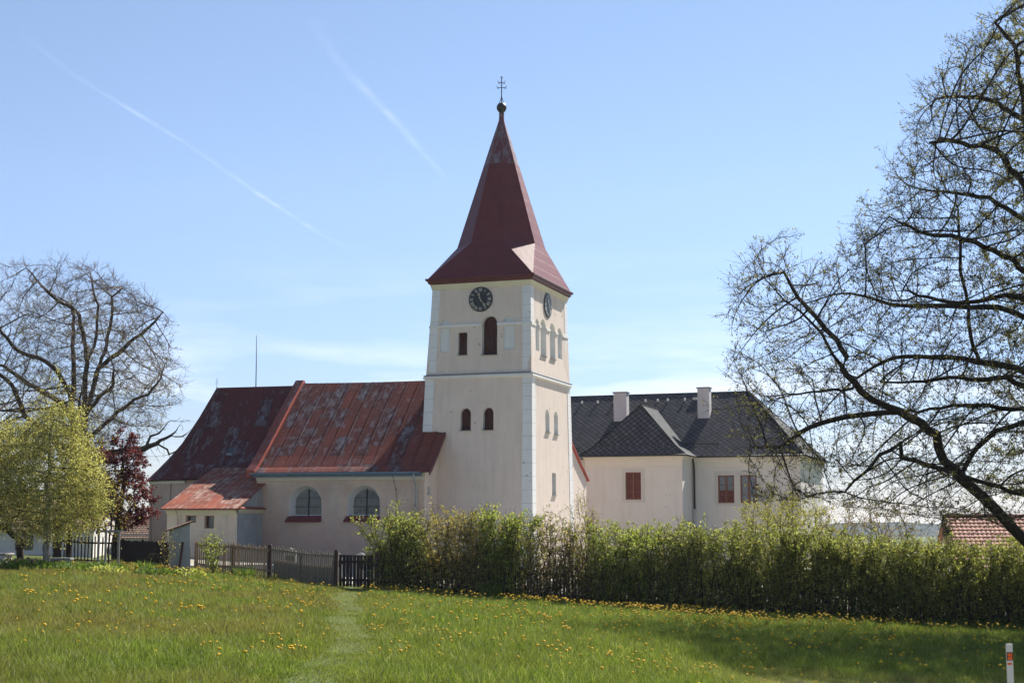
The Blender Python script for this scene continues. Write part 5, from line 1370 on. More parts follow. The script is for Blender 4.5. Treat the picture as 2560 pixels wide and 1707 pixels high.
hedge('hedge_shrub', 'thin twiggy almost leafless stretch of hedge before the sunlit tower wall', .3, 3.2, M_hedgepale, .95, .38, -.05, 'shrub', 0, 1.0, M_twig)
hedge('hedge_shrub', 'dense dark green hedge bush right of the leafless twigs', 3.1, 5.3, M_hedgegreen, 1.1, 1.0, .02, 'shrub')
hedge('hedge', 'long unclipped green hedge running right along the meadow edge', 5.2, 23.5, M_hedgeleaf, 1.05, 1.0, .0)

# ------------------------------------------------------------------ fences, gate, shed, stones
def line_frame(p, q):
    dx, dy = q[0] - p[0], q[1] - p[1]; L_ = math.hypot(dx, dy); u = (dx / L_, dy / L_); w = (-u[1], u[0])
    return L_, (lambda t, d, z: (p[0] + u[0] * t + w[0] * d, p[1] + u[1] * t + w[1] * d, z))
def picket_run(root, p, q, h, sp_, pw, mat_p, mat_r, tops=0.06, flat=False, rails=(.3, .92), name='pickets'):
    L_, F = line_frame(p, q); mb = MB(); n = int(L_ / sp_)
    for k in range(n):
        t = (k + .5) * sp_ + random.uniform(-.012, .012); z = G(*F(t, 0, 0)[:2]) + .04; hh = h + random.uniform(-tops, tops); tilt = random.uniform(-.02, .02)
        a, b = t - pw / 2, t + pw / 2
        bot = [F(a, -.05, z), F(b, -.05, z), F(b, -.03, z), F(a, -.03, z)]
        if flat:
            mb.hexa(bot + [F(a + tilt, -.05, z + hh), F(b + tilt, -.05, z + hh), F(b + tilt, -.03, z + hh), F(a + tilt, -.03, z + hh)])
        else:
            zt = z + hh; mid = [F(a + tilt, -.05, zt - .05), F(b + tilt, -.05, zt - .05), F(b + tilt, -.03, zt - .05), F(a + tilt, -.03, zt - .05)]
            top = [F(t + tilt - .008, -.05, zt), F(t + tilt + .008, -.05, zt), F(t + tilt + .008, -.03, zt), F(t + tilt - .008, -.03, zt)]
            mb.loft([bot, mid, top], 0, True, True)
    mb.build(name, mat_p, root, weld=False)
    for f in rails:
        mb = MB(); m = 8
        rr = []
        for k in range(m + 1):
            t = L_ * k / m; z = G(*F(t, 0, 0)[:2]) + h * f
            rr.append([F(t, -.028, z - .04), F(t, .03, z - .04), F(t, .03, z + .04), F(t, -.028, z + .04)])
        mb.loft(rr, 0, True, True); mb.build('rail', mat_r, root)
def post(root, x, y, h, mat, s=.06, name='post', up=0):
    mb = MB(); z = G(x, y)
    F = lambda t, d, zz: (x + t, y + d, zz)
    mb.box(F, -s, s, -s, s, z - .3, z + h); mb.hexa([(x - s, y - s, z + h), (x + s, y - s, z + h), (x + s, y + s, z + h), (x - s, y + s, z + h), (x - .02, y - .02, z + h + .05), (x + .02, y - .02, z + h + .05), (x + .02, y + .02, z + h + .05), (x - .02, y + .02, z + h + .05)])
    return mb.build(name, mat, root)
A0, A1, A2 = (-12.78, 60.2), (-9.55, 58.9), (-6.85, 57.75)
fa = empty('picket_fence', 'weathered brown picket fence running from the whitewashed shed towards the gate', 'fence', (-11.2, 59.5, G(-11.2, 59.5)))
picket_run(fa, A0, A1, 1.26, .082, .05, M_picket_b, M_picket_b)
for x, y, h in ((-12.7, 60.25, 1.2), (-11.1, 59.6, 1.22)): post(fa, x, y, h, M_postwood)
post(fa, -9.55, 58.97, 1.36, M_postwood, .07)
fb = empty('picket_fence', 'greyer picket fence section with boarding behind its lower half, beside the gate', 'fence', (-8.2, 58.3, G(-8.2, 58.3)))
picket_run(fb, (-9.45, 58.86), A2, 1.30, .088, .042, M_picket_g, M_picket_g)
L_, F = line_frame((-9.4, 58.85), A2); mb = MB(); rr = []
for k in range(9):
    t = L_ * k / 8; z = G(*F(t, 0, 0)[:2]); rr.append([F(t, .035, z + .03), F(t, .06, z + .03), F(t, .06, z + .82), F(t, .035, z + .82)])
mb.loft(rr, 0, True, True); mb.build('backing_board', M_picket_g, fb)
post(fb, -8.2, 58.38, 1.2, M_postwood, .05)
gt = empty('gate', 'dark wooden board gate with gaps at the end of the picket fence', 'gate', (-6.0, 57.5, G(-6, 57.5)))
post(gt, -6.78, 57.7, 1.42, M_postwood, .075, 'gate_post'); post(gt, -5.2, 57.55, 1.35, M_postwood, .075, 'gate_post')
L_, F = line_frame((-6.66, 57.65), (-5.3, 57.5)); mb = MB()
for k in range(10):
    a = k * .136 + .008; z = G(*F(a, 0, 0)[:2]); mb.box(F, a, a + .10 + .012 * (k % 3), -.02, .005, z + .06, z + 1.26)
mb.build('boards', M_darkwood, gt, weld=False)
for zz in (.28, .98, 1.22):
    mb = MB(); mb.box(F, 0, L_, .007, .05, G(-6, 57.5) + zz, G(-6, 57.5) + zz + (.09 if zz < 1.2 else .05)); mb.build('rail', M_darkwood, gt)
mb = MB(); mb.box(F, .02, .16, -.05, -.022, G(-6, 57.5) + .92, G(-6, 57.5) + 1.0); mb.build('latch', M_iron, gt)
# fence under the hedge
fh = empty('picket_fence', 'dark picket fence half hidden in the foot of the long hedge', 'fence', (8, 57, G(8, 57)))
xs = np.linspace(-5.0, 23.5, 9)
for k, (xa, xb) in enumerate(zip(xs, xs[1:])):
    picket_run(fh, (xa, float(hy_(xa)) + .38), (xb, float(hy_(xb)) + .38), 1.18, .125, .062, M_darkwood, M_darkwood, .05, True, (.22, .86), 'pickets')
    post(fh, xa, float(hy_(xa)) + .5, 1.2, M_postwood)

# dark plank fence and light railing on the left
fl = empty('plank_fence', 'dark solid plank fence between the red plum and the whitewashed shed', 'fence', (-15.8, 64.5, G(-15.8, 64.5)))
L_, F = line_frame((-17.2, 65.6), (-13.7, 62.3)); mb = MB(); k = 0; t = 0
while t < L_ - .1:
    w = random.uniform(.11, .16); z = G(*F(t, 0, 0)[:2]); mb.box(F, t + .004, t + w - .003, -.02, 0, z - .05, z + 1.06 + random.uniform(-.02, .02)); t += w
mb.build('planks', M_darkwood, fl, weld=False)
for f in (.03, .35, .68, .99):
    x, y, _ = F(L_ * f, .06, 0); post(fl, x, y, 1.1, M_postwood, .055)
for zz in (.3, .85):
    mb = MB(); rr = [[F(L_ * k / 6, a, G(*F(L_ * k / 6, 0, 0)[:2]) + zz + b) for a, b in ((.004, 0), (.05, 0), (.05, .08), (.004, .08))] for k in range(7)]
    mb.loft(rr, 0, True, True); mb.build('rail', M_darkwood, fl)
fr = empty('picket_fence', 'brown open picket fence in front of the white cottage wall at the left', 'fence', (-18.9, 65.5, G(-18.9, 65.5)))
picket_run(fr, (-19.9, 65.2), (-17.35, 65.6), 1.12, .145, .06, M_postwood, M_postwood, .02, True, (.12, .8))
post(fr, -19.9, 65.25, 1.15, M_postwood); post(fr, -17.3, 65.68, 1.25, M_postwood, .08)

# whitewashed shed at the end of the picket fence
Sh = Fr((-12.88, 60.0), -17.0)
sh = empty('shed', 'narrow whitewashed shed with a slanting tile cap beside the picket fence', 'shed', Sh(.4, .4, G(-13.3, 60)))
zb = G(-13.3, 60) - .3
mb = MB(); q = [(0, 0), (.82, 0), (.82, 1.1), (0, 1.1)]
lo = [Sh(t, d, zb) for t, d in q]; hi = [Sh(0.06, 0, 3.20), Sh(.80, 0, 2.93), Sh(.80, 1.1, 2.93), Sh(.06, 1.1, 3.20)]
mb.hexa(lo + hi); mb.build('wall', M_shed, sh, bevel=.02)
mb = MB(); mb.hexa([Sh(-.06, -.1, 3.25), Sh(.98, -.1, 2.87), Sh(.98, 1.2, 2.87), Sh(-.06, 1.2, 3.25), Sh(-.06, -.1, 3.31), Sh(.98, -.1, 2.93), Sh(.98, 1.2, 2.93), Sh(-.06, 1.2, 3.31)])
mb.build('tile_capping', M_oldtile, sh)
ib = MB(); p0, p1 = Sh(.50, -.30, G(-13.3, 59.7) - .1), Sh(.34, -.03, 2.45)
ib.tube([p0, p1], .045, 4)
F = lambda t, d, z: Sh(t, d, z)
tag(ib.build('iron_bar', M_rust), 'rusty iron bar leaning against the whitewashed shed', 'iron bar')

# gravestones and a cross behind the fence
def gravestone(x, y, w, h, th, style, mat, label):
    z = G(x, y); F = lambda t, d, zz: (x + t, y + d, zz)
    g = empty('gravestone', label, 'gravestone', (x, y, z))
    mb = MB(); mb.box(F, -w * .7, w * .7, -th, th, z - .2, z + .22); mb.build('plinth', M_stone, g, bevel=.01)
    prof = [(-w / 2, z + .222), (w / 2, z + .222)]
    if style == 'arch': prof += [(w / 2 * math.cos(a), z + h - w / 2 + w / 2 * math.sin(a)) for a in np.linspace(0, math.pi, 9)]
    elif style == 'gable': prof += [(w / 2, z + h - .15), (0, z + h), (-w / 2, z + h - .15)]
    else: prof += [(w * .42, z + h), (-w * .42, z + h)]
    mb = MB(); mb.loft([[F(p[0], -th * .55, p[1]) for p in prof], [F(p[0], th * .55, p[1]) for p in prof]], 0, True, True); mb.build('headstone', mat, g, bevel=.008)
    mb = MB(); mb.box(F, -w * .3, w * .3, -th * .55 - .012, -th * .55 - .002, z + h * .5, z + h * .72); mb.build('plaque', M_iron, g)
gravestone(-5.62, 60.6, .18, 1.56, .09, 'flat', M_pale, 'pale slender grave pillar rising above the gate')
gravestone(-6.2, 61.2, .42, 1.3, .1, 'arch', M_pale, 'low pale grave stone just over the left half of the gate')
gravestone(-7.25, 61.6, .5, 1.24, .1, 'arch', M_stone, 'grey round topped grave stone behind the end of the grey pickets')
gravestone(-9.2, 62.0, .5, 1.2, .1, 'gable', M_stone, 'grey grave stone with pointed top behind the middle fence post')
gx_ = empty('grave_cross', 'thin dark iron grave cross above the right half of the gate', 'grave cross', (-5.25, 60.6, G(-5.25, 60.6)))
z = G(-5.25, 60.6); mb = MB(); F = lambda t, d, zz: (-5.25 + t, 60.6 + d, zz)
mb.box(F, -.14, .14, -.1, .1, z - .1, z + .3); mb.build('base', M_stone, gx_, bevel=.01)
mb = MB(); mb.tube([F(0, 0, z + .3), F(0, 0, z + 1.8)], .022, 6); mb.tube([F(-.16, 0, z + 1.5), F(.16, 0, z + 1.5)], .02, 6); mb.build('cross', M_iron, gx_)

# stone bench, block
bn = empty('stone_bench', 'grey stone slab bench beside the birch trunk', 'bench', (-17.0, 56.4, G(-17, 56.4)))
z = G(-17, 56.4); F = lambda t, d, zz: (-17.0 + t, 56.4 + d, zz)
mb = MB(); mb.box(F, -.42, .42, -.25, .25, z + .36, z + .45); mb.build('seat', M_greywood, bn, bevel=.012)
for s in (-.28, .28): mb = MB(); mb.box(F, s - .07, s + .07, -.2, .2, z - .1, z + .358); mb.build('leg', M_stone, bn, bevel=.01)
cbk = empty('concrete_block', 'pale square concrete well cover at the left edge of the meadow', 'well cover', (-19.6, 56.5, G(-19.6, 56.5)))
z = G(-19.6, 56.5); F = lambda t, d, zz: (-19.6 + t, 56.5 + d, zz)
mb = MB(); mb.box(F, -.55, .55, -.5, .5, z - .2, z + .46); mb.build('block', M_pale, cbk, bevel=.02)
mb = MB(); mb.box(F, -.62, .62, -.57, .57, z + .462, z + .54); mb.build('lid', M_stone, cbk, bevel=.015)

# ------------------------------------------------------------------ cottages and the tiled roof on the right
def tiled_roof(name, mat, F, t0, t1, d0, z0, d1, z1, parent, pitch_t=.23, course=.36, amp=.03):
    nt = int((t1 - t0) / pitch_t * 6); nc = int(math.hypot(d1 - d0, z1 - z0) / course)
    V, Q = [], []; ts = np.linspace(t0, t1, nt + 1)
    wav = amp * np.abs(np.sin(np.pi * (ts - t0) / pitch_t)); L_ = math.hypot(d1 - d0, z1 - z0); nd_, nz_ = -(z1 - z0) / L_, (d1 - d0) / L_
    for c in range(nc):
        for f, lift in ((c / nc, .04), ((c + 1.0) / nc, .0)):
            for t, w in zip(ts, wav):
                o = w + lift; V.append(F(t, d0 + (d1 - d0) * f + nd_ * o, z0 + (z1 - z0) * f + nz_ * o))
    m = nt + 1
    for r in range(2 * nc - 1):
        k = np.arange(nt) + r * m; q_ = np.stack([k, k + 1, k + m + 1, k + m], 1); Q.append(q_[:, ::-1] if d1 > d0 else q_)
    V = np.array(V) - np.array(ORIGIN[parent]); me = np_mesh(name, V, np.concatenate(Q)); return link(name, me, mat, parent)
def cottage(name, label, Fm, t0, t1, depth, zb, ze, zr, wall_m, roof_m, wins=(), verge=True):
    r = empty(name, label, 'house', Fm((t0 + t1) / 2, 0, zb))
    mb = MB(); f = lambda s, z: Fm(s, 0, z)
    holed(mb, f, rect(t0, t1, zb, ze), [rect(*w) for w in wins])
    for w in wins: mb.face(reveal(mb, f, rect(*w), Vector(Fm(0, 1, 0)) - Vector(Fm(0, 0, 0)), .15), 0)
    for t in (t0, t1): mb.face([Fm(t, 0, zb), Fm(t, depth, zb), Fm(t, depth, ze), Fm(t, depth / 2, zr - .08), Fm(t, 0, ze)])
    mb.face([Fm(t0, depth, zb), Fm(t1, depth, zb), Fm(t1, depth, ze), Fm(t0, depth, ze)])
    wl = mb.build('wall', wall_m, r)
    for w in wins:
        mb = MB(); mb.face([Fm(w[0], .12, w[2]), Fm(w[1], .12, w[2]), Fm(w[1], .12, w[3]), Fm(w[0], .12, w[3])]); wi = mb.build('window', M_pane, wl)
        mb = MB(); c = (w[0] + w[1]) / 2
        for a, b, y0, y1 in ((w[0], w[0] + .06, w[2], w[3]), (w[1] - .06, w[1], w[2], w[3]), (c - .03, c + .03, w[2], w[3]), ): mb.box(Fm, a, b, .06, .115, y0, y1)
        mb.build('frame', M_brown, wi)
    rf = tiled_roof('roof', roof_m, Fm, t0 - .3, t1 + .3, -.45, ze - .3, depth / 2, zr, r)
    tiled_roof('roof_slope', roof_m, Fm, t0 - .3, t1 + .3, depth + .45, ze - .3, depth / 2, zr, r)
    mb = MB(); mb.tube([Fm(t0 - .32, depth / 2, zr + .02), Fm(t1 + .32, depth / 2, zr + .02)], .10, 8); mb.build('ridge_tiles', roof_m, rf, smooth=True)
    if verge:
        for t in (t0 - .33, t1 + .27):
            mb = MB(); mb.hexa([Fm(t, -.45, ze - .42), Fm(t + .06, -.45, ze - .42), Fm(t + .06, depth / 2, zr - .12), Fm(t, depth / 2, zr - .12), Fm(t, -.45, ze - .22), Fm(t + .06, -.45, ze - .22), Fm(t + .06, depth / 2, zr + .06), Fm(t, depth / 2, zr + .06)])
            mb.build('verge_board', M_postwood, rf)
    return r
cottage('cottage', 'red tiled house roof behind the hedge at the right edge', Fr((31.0, 74.0), 8.0), 0, 8.45, 8.4, -1.6, 1.35, 3.62, M_cottage, M_tile)
cottage('cottage', 'white cottage glimpsed behind the birch trunks at the left', Fr((-21.3, 76.0), -4.0), 0, 11, 7, .6, 3.2, 4.9, M_cottage, M_oldtile, wins=((3.0, 3.9, 1.9, 2.9), (6.0, 6.9, 1.9, 2.9)))
cottage('cottage', 'low white outbuilding with old brown tiles between the plum tree and the apse', Fr((-25.0, 112.0), 2.0), 0, 9, 6, .4, 2.55, 3.75, M_cottage, M_oldtile)
# climber on the verge of the tiled house
cl = Cloud(); st = Cloud(); n = 900
Fv = Fr((31.0, 74.0), 8.0); tt = rng.random(n); q = np.array([Fv(8.8 + rng.normal(0, .12), -.3 + 3.7 * a, .6 + 3.1 * a + rng.normal(.05, .14)) for a in tt])
vine = empty('climber_plant', 'dark creeper on the verge of the red tiled roof', 'climber', Fv(8.9, -.4, G(22.5, 74)))
cl.leaves(q, .13, .10, .3); cl.build('foliage', M_ivy, vine)
for k in range(3):
    mb = None; pth = [np.array(Fv(8.9 + .1 * math.sin(j + k), -.35 + 3.6 * max(0, (j - 3)) / 7, -.8 + 4.3 * j / 10 if j < 4 else .5 + 3.1 * (j - 3) / 7)) for j in range(11)]
    st.tubes(np.array(pth[:-1]), np.array(pth[1:]), .03, .025, 4)
st.build('stems', M_bark, vine)

# ------------------------------------------------------------------ roadside marker post
px, py = 8.25, 25.0; pz = 1.105
dp = empty('marker_post', 'white plastic roadside marker post with orange reflector, lower right corner', 'marker post', (px, py, G(px, py)))
D_ = Fr((px + .06, py), -6.0)
mb = MB(); w, dth = .118, .05; zb = G(px, py) - .2
sec = [(0, 0), (w, 0), (w * .86, dth), (w * .14, dth)]
mb.loft([[D_(t, d, zb) for t, d in sec], [D_(t, d, pz - .012 * (d > 0)) for t, d in sec]], 0, True, True); mb.build('post', M_plastic, dp, bevel=.006)
zt = pz
mb = MB(); mb.box(D_, .004, w - .004, -.004, -.0015, zt - .275, zt - .14); mb.build('band', M_blackp, dp)
for a, b in ((zt - .265, zt - .215), (zt - .208, zt - .155)):
    mb = MB(); mb.box(D_, .018, w - .018, -.010, -.0045, a, b); mb.build('reflector', M_orange, dp)
mb = MB(); mb.box(D_, .03, w - .012, -.006, -.0015, zt - .345, zt - .312); mb.build('reflector', M_orange, dp)

# ------------------------------------------------------------------ contrails high in the sky
def contrail(name, label, pts, width, dens):
    b = NB(name + ' vapour'); uv = b.sep(b.uv()); ac = b.math('ABSOLUTE', b.math('SUBTRACT', uv[1], 0.5))
    edge = b.ramp(ac, [(0.0, 1.0), (0.22, 0.55), (0.5, 0.0)]); edge.node.color_ramp.interpolation = 'EASE'
    nz = b.noise(b.pos(), 0.006, 5, 0.65); nz2 = b.noise(b.pos(), 0.0014, 3, 0.5)
    along = b.ramp(uv[0], [(0.0, 0.1), (0.2, .6), (0.55, 1.0), (0.8, 0.55), (1.0, 0.0)])
    al = b.math('MULTIPLY', b.math('MULTIPLY', edge, along), b.math('MULTIPLY', b.ramp(nz, [(.35, .25), (.65, 1.0)]), b.ramp(nz2, [(.35, .3), (.62, 1.0)])))
    al = b.math('MULTIPLY', al, dens)
    t = b.n('ShaderNodeBsdfTransparent'); d = b.n('ShaderNodeBsdfTranslucent'); d.inputs['Color'].default_value = (.95, .95, .95, 1)
    mx = b.n('ShaderNodeMixShader'); b.set(mx.inputs[0], al); b.nt.links.new(t.outputs[0], mx.inputs[1]); b.nt.links.new(d.outputs[0], mx.inputs[2])
    m = b.done(mx.outputs[0])
    mb = MB(); n = len(pts); P = [Vector((*p, 1500.0)) for p in pts]
    L_ = [0]
    for a, c in zip(P, P[1:]): L_.append(L_[-1] + (c - a).length)
    side = [(P[min(i + 1, n - 1)] - P[max(i - 1, 0)]).normalized().cross(Vector((0, 0, 1))) for i in range(n)]
    for i in range(n - 1):
        w0, w1 = width[0] + (width[1] - width[0]) * L_[i] / L_[-1], width[0] + (width[1] - width[0]) * L_[i + 1] / L_[-1]
        for s0, s1 in ((-.5, 0), (0, .5)):
            mb.face([P[i] + side[i] * w0 * s0, P[i + 1] + side[i + 1] * w1 * s0, P[i + 1] + side[i + 1] * w1 * s1, P[i] + side[i] * w0 * s1], 0,
                    [(L_[i] / L_[-1], s0 + .5), (L_[i + 1] / L_[-1], s0 + .5), (L_[i + 1] / L_[-1], s1 + .5), (L_[i] / L_[-1], s1 + .5)])
    tag(mb.build(name, m), label, 'contrail')
contrail('contrail', 'long faint vapour trail crossing the upper left sky towards the church roof', [(-1500, 4375), (-1455, 4817), (-1285, 5635), (-1139, 6589), (-978, 7496), (-778, 8248)], (34, 60), .12)
contrail('contrail', 'shorter vapour trail descending towards the spire', [(-600, 4219), (-560, 4653), (-442, 5295), (-306, 6133), (-266, 6501)], (60, 52), .12)

# ------------------------------------------------------------------ bed plants on the left
def leafy(name, label, cat, x, y, rad, h, n, leaf_m, l, w, up=.8, group=None):
    z = G(x, y); root = empty(name, label, cat, (x, y, z), group)
    a = rng.uniform(0, 2 * np.pi, n); r = rad * np.sqrt(rng.random(n)); P = np.stack([x + r * np.cos(a), y + r * np.sin(a), zg(x + r * np.cos(a), y + r * np.sin(a)) + h * rng.random(n) ** .8 * (1 - .5 * (r / rad) ** 2)], 1)
    D = unit(np.stack([np.cos(a), np.sin(a), np.full(n, up)], 1) + rng.normal(0, .35, (n, 3)))
    c = Cloud(); c.leaves(P, l * (.6 + .8 * rng.random(n)), w * (.6 + .8 * rng.random(n)), .6, None, D); c.build('foliage', leaf_m, root)
    s = Cloud(); k = min(n, 60); B = np.stack([np.full(k, x), np.full(k, y), np.full(k, z)], 1) + rng.normal(0, rad * .2, (k, 3)) * np.array([1, 1, 0]); s.tubes(B, P[:k], .006, .004, 3); s.build('stems', leaf_m, root)
    return root
for x, y, r_, h_ in ((-15.9, 54.0, .8, .35), (-14.4, 53.4, .7, .3), (-17.2, 53.6, .9, .35), (-13.0, 54.6, .7, .35), (-18.4, 54.4, .8, .4), (-12.0, 55.4, .6, .3), (-14.9, 55.2, .7, .4)):
    k_ = x in (-14.4, -18.4, -12.0)
    leafy('leafy_perennial', 'low yellow green clump of small leaves in the flower bed' if k_ else 'low clump of dark green leaves in the flower bed', 'plant', x, y, r_, h_, 520, M_hedgeleaf if k_ else M_bedleaf, .13, .07, .9, 'yellow green plants of the flower bed' if k_ else 'dark green plants of the flower bed')
leafy('heather_plant', 'low purple heather mound in the bed under the birch', 'plant', -17.9, 55.0, .75, .38, 1100, M_heather, .10, .03, 1.5)
leafy('grass_clump', 'tall green clump of sword leaves near the shed', 'plant', -13.9, 56.6, .3, .2, 160, M_bedleaf, .36, .03, 1.8)
leafy('grass_clump', 'dark green clump of sword leaves before the brown picket fence', 'plant', -10.3, 57.6, .32, .15, 180, M_bedleaf, .36, .03, 1.8)
leafy('grass_clump', 'tall grass tuft at the foot of the hedge in front of the bright green bush', 'plant', -.75, 56.3, .3, .15, 240, M_bedleaf, .5, .02, 2.4)

# ------------------------------------------------------------------ grass and dandelions
def fence_y(x): return np.where(x < -5, np.interp(x, [-22, -12.8, -6.8, -5], [59.5, 60.1, 57.7, 57.6]), hy_(x))
def grass_mat():
    b = NB('meadow grass'); p = b.pos(); t = b.attr('tone')
    n1 = b.noise(p, .22, 4, .6); n2 = b.noise(b.mapped(p, (1, .6, 1)), .9, 3, .6)
    c = b.ramp(t, [(0.0, (0.085, 0.120, 0.022)), (0.4, (0.145, 0.200, 0.034)), (0.75, (0.225, 0.265, 0.060)), (1.0, (0.42, 0.42, 0.19))])
    xyz = b.sep(p)
    left = b.ramp(b.math('DIVIDE', b.math('ADD', xyz[0], 20.0), 20.0), [(0.2, 1.0), (.7, .8), (.95, .2)])
    so = b.math('MULTIPLY', b.ramp(b.math('ADD', b.math('MULTIPLY', n1, .6), b.math('MULTIPLY', n2, .4)), [(.40, 0.0), (.58, 1.0)]), left)
    c = b.mix(b.math('MULTIPLY', so, .6), c, (0.24, 0.15, 0.075))
    c = b.mix(.55, c, b.ramp(b.noise(b.mapped(p, (1, .45, 1)), 1.6, 5, .7), [(.32, .55), (.62, 1.12)]), 'MULTIPLY')
    dry_sunlit = b.math('MULTIPLY', b.ramp(b.math('DIVIDE', xyz[1], 60.0), [(0.485, .9), (0.545, 0.0)]), b.ramp(b.math('DIVIDE', xyz[0], 12.0), [(0.25, 0.0), (0.45, 1.0)]))  # dry grass tint, paled further to stand in for sun beyond the alder's shadow
    c = b.mix(b.math('MULTIPLY', dry_sunlit, b.ramp(n2, [(.35, 0.3), (.6, 1.0)])), c, (0.36, 0.30, 0.15))
    pr = b.pbr(c, .6, .22); tr = b.n('ShaderNodeBsdfTranslucent'); b.set(tr.inputs['Color'], b.mix(1.0, c, (1.2, 1.25, .7), 'MULTIPLY'))
    mx = b.n('ShaderNodeMixShader'); mx.inputs[0].default_value = .4; b.nt.links.new(pr, mx.inputs[1]); b.nt.links.new(tr.outputs[0], mx.inputs[2])
    return b.done(mx.outputs[0])
NG = 860000
u = rng.random(NG * 2); y = 15.0 * np.power(66.0 / 15.0, u)           # density falls as 1/distance
x = rng.uniform(-1, 1, NG * 2) * (3.5 + y * .40)
ok = (y < fence_y(x) + 3.0) & (x < 26) & (x > -26)
x, y = x[ok][:NG], y[ok][:NG]; n = len(x)
nt_ = 2600; ti = rng.integers(0, n, nt_); tx, ty = x[ti], y[ti]                # taller tufts
sel = rng.random(n) < .16; w_ = rng.integers(0, nt_, n); keep_ = path_dist(tx[w_], ty[w_]) > .8; sel &= keep_
x = np.where(sel, tx[w_] + rng.normal(0, .10, n), x); y = np.where(sel, ty[w_] + rng.normal(0, .12, n), y); z = zg(x, y)
pd_ = path_dist(x, y); onp = np.clip(1.6 - pd_ / .42, 0, 1)
tall = .5 + .5 * np.sin(x * .8 + 1.3) * np.sin(y * .45 + x * .2); clump = rng.random(n)
h = (.075 + .10 * rng.random(n) + .07 * tall * rng.random(n)) * (1 - .72 * onp)
h *= np.where(sel, 1.55, 1.0)
h *= np.where(y > fence_y(x) - 1.3, 1.35, 1.0) * np.where((x > 4.5) & (y < 31), .45, 1.0)
wd = (.0055 + .006 * rng.random(n)) * (.6 + y / 45.0)
a = rng.uniform(0, 2 * np.pi, n); lean = rng.uniform(.1, .75, n) * h; la = rng.uniform(0, 2 * np.pi, n)
base = np.stack([x, y, z - .015], 1); sx = np.stack([np.cos(a), np.sin(a), np.zeros(n)], 1) * (wd * .5)[:, None]
mid = base + np.stack([np.cos(la) * lean * .35, np.sin(la) * lean * .35, h * .6], 1); tip = base + np.stack([np.cos(la) * lean, np.sin(la) * lean, h], 1)
V = np.stack([base - sx, base + sx, mid + sx * .8, mid - sx * .8, tip], 1).reshape(-1, 3)
k = np.arange(n) * 5
tone_t = rng.random(nt_)[w_]
tone = np.clip(np.where(sel, (tone_t - .5) * .45, 0) + rng.beta(1.3, 2.0, n) - .02 * onp, 0, 1)
me = np_mesh('grass', V, np.stack([k, k + 1, k + 2, k + 3], 1), np.stack([k + 3, k + 2, k + 4], 1), np.repeat(tone, 5))
tag(link('grass', me, grass_mat()), kind='stuff')

# dandelions: clustered; the nearest 300 are individual flowers, the rest one carpet
M_dand = simple('dandelion yellow', (0.80, 0.47, 0.012), 0.7, 0.2, 0, 0.3, 30)
M_dstem = simple('dandelion stem', (0.20, 0.22, 0.06), 0.6)
D = []
def cluster(cx, cy, n, rx, ry):
    for _ in range(n): D.append((cx + rng.normal(0, rx), cy + rng.normal(0, ry)))
for cx, cy, n, rx, ry in ((-3.3, 22.6, 14, .45, .5), (-2.0, 22.2, 9, .5, .5), (-3.9, 24.5, 6, .4, .6), (-3.2, 29.5, 9, .5, 1.2), (-1.3, 29.0, 16, .35, .8), (-2.6, 35.5, 7, .5, 1.3), (-5.2, 38.0, 8, .4, .5), (-6.2, 44, 10, .5, .8),
                          (-13.2, 33.5, 9, .5, .9), (-11.8, 36.0, 9, .6, 1.2), (-7.3, 33.0, 7, .4, .8), (-9.2, 33, 4, .4, .6), (-10.5, 46.5, 14, .6, .7), (-13.5, 57.2, 60, .9, .5), (-12.0, 57.0, 26, .7, .5), (-15.2, 55.8, 26, .8, .6), (-17.6, 56.4, 14, .8, .5),
                          (1.4, 24.6, 24, 1.3, .8), (2.8, 23.9, 14, .5, .4), (4.5, 25.5, 14, .8, .9), (.6, 26.5, 8, .7, .6), (3.4, 29.5, 12, .6, .8), (2.6, 28.2, 9, .6, .6), (1.0, 33.5, 5, .3, .3), (.4, 40.0, 20, .7, 1.4), (-1.0, 44.0, 16, .8, 1.2), (2.8, 43, 14, .9, 1.6),
                          (4.6, 46.5, 34, 1.2, 2.0), (6.3, 47.0, 90, 1.2, 2.0), (5.2, 51.0, 70, 1.2, 1.1), (8.0, 51.0, 120, 1.5, 1.3), (10.5, 51.5, 90, 1.5, 1.3), (2.9, 53.5, 110, 1.6, .7), (.6, 54.2, 80, 1.2, .6), (5.5, 54, 80, 1.6, .6), (-3.5, 55.3, 34, .8, .5), (-2.2, 54.0, 14, .7, .6), (13.5, 52.5, 34, 1.6, .8), (16.5, 52.5, 26, 1.0, .6), (9.5, 43, 14, 1.4, 1.5), (7.5, 40, 12, 1.0, 1.2), (11.5, 47, 14, 1.5, 1.2), (-8.0, 52.5, 22, 1.6, 1.6), (-5.0, 50, 8, .8, 1.6)):
    cluster(cx, cy, n, rx, ry)
for _ in range(520):
    yy = rng.uniform(20, 55); D.append((rng.uniform(-.33, .33) * yy, yy))
D = np.array(D); D = D[(D[:, 1] < fence_y(D[:, 0]) - .5) & (D[:, 1] > 19.5) & (path_dist(D[:, 0], D[:, 1]) > .35)]
D = D[np.argsort(D[:, 1])]
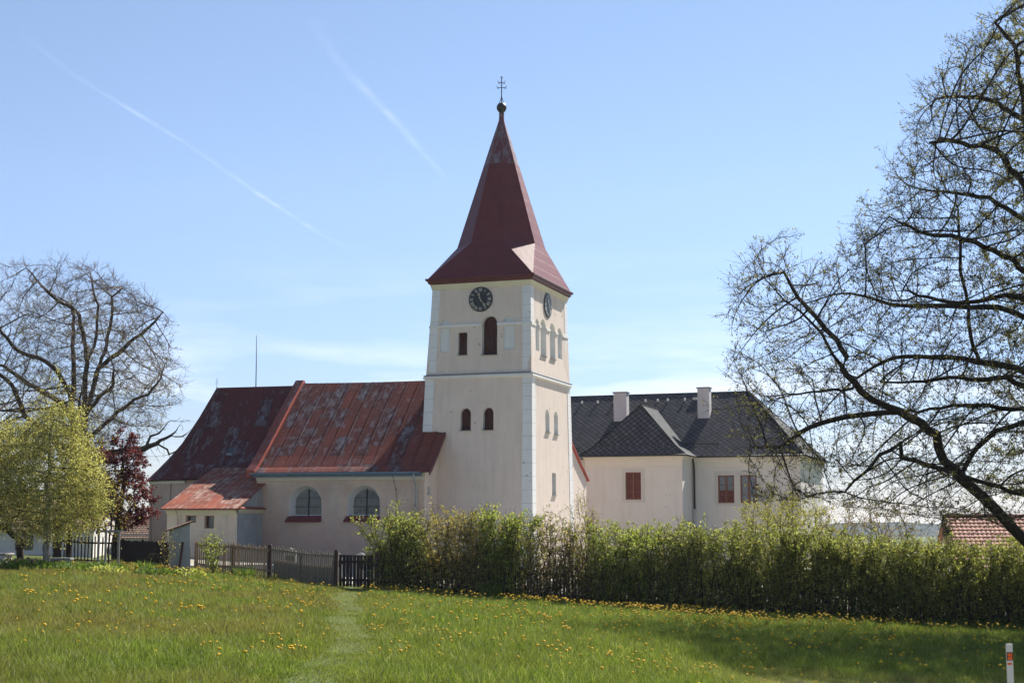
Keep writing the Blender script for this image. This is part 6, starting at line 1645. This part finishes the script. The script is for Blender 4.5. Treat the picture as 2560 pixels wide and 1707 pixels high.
def dandelion_mesh():
    mb = MB(); K = 10; r = .023
    mb.tube([(0, 0, 0), (.004, .002, .1), (.006, .004, .17)], .003, 4, 1)
    cx = (.006, .004)
    prof = [(.006, .168), (r * .9, .172), (r, .178), (r * .8, .188), (r * .4, .194)]
    mb.loft([[(cx[0] + q * (1 + .12 * (j % 2)) * math.cos(2 * math.pi * j / K), cx[1] + q * (1 + .12 * (j % 2)) * math.sin(2 * math.pi * j / K), zz) for j in range(K)] for q, zz in prof], 0, True, True)
    return mb
proto = dandelion_mesh().build('dandelion', [M_dand, M_dstem])
NI = min(290, len(D))
for i in range(NI):
    o = proto if i == 0 else proto.copy()
    if i: COL.objects.link(o)
    o.location = (D[i, 0], D[i, 1], G(D[i, 0], D[i, 1]) - .02); s = rng.uniform(.8, 1.35); o.scale = (s, s, s * rng.uniform(.85, 1.1)); o.rotation_euler = (rng.normal(0, .12), rng.normal(0, .12), rng.uniform(0, 6.28))
    tag(o, 'yellow dandelion flower standing in the nearer meadow grass', 'dandelion', 'dandelions of the meadow')
F = D[NI:]; n = len(F)
src = proto.data; vs = np.zeros(len(src.vertices) * 3, np.float32); src.vertices.foreach_get('co', vs); vs = vs.reshape(-1, 3)
sc = rng.uniform(1.05, 1.85, n); zz = zg(F[:, 0], F[:, 1]) - .02
V = (vs[None] * sc[:, None, None] + np.stack([F[:, 0], F[:, 1], zz], 1)[:, None]).reshape(-1, 3)
qs = [list(p.vertices) for p in src.polygons]; mi = [p.material_index for p in src.polygons]
me = bpy.data.meshes.new('dandelion_carpet')
me.from_pydata(V.tolist(), [], [[v + i * len(vs) for v in q] for i in range(n) for q in qs]); me.polygons.foreach_set('material_index', np.tile(mi, n).astype(np.int32))
tag(link('dandelion_carpet', me, [M_dand, M_dstem]), kind='stuff')

# ------------------------------------------------------------------ thin spring haze
mb = MB(); mb.box(Fr((0, 0), 0), -9500, 9500, -9000, 12500, -12.0, 34.0)
hz = mb.build('haze', [], None)
hm = bpy.data.materials.new('thin haze'); hm.use_nodes = True; hm.node_tree.nodes.clear()
ho = hm.node_tree.nodes.new('ShaderNodeOutputMaterial'); hv = hm.node_tree.nodes.new('ShaderNodeVolumePrincipled')
hv.inputs['Color'].default_value = (0.86, 0.92, 1.0, 1); hv.inputs['Density'].default_value = 0.00009; hv.inputs['Anisotropy'].default_value = 0.3
hm.node_tree.links.new(hv.outputs[0], ho.inputs['Volume'])
hz.data.materials.append(hm); tag(hz, kind='stuff')
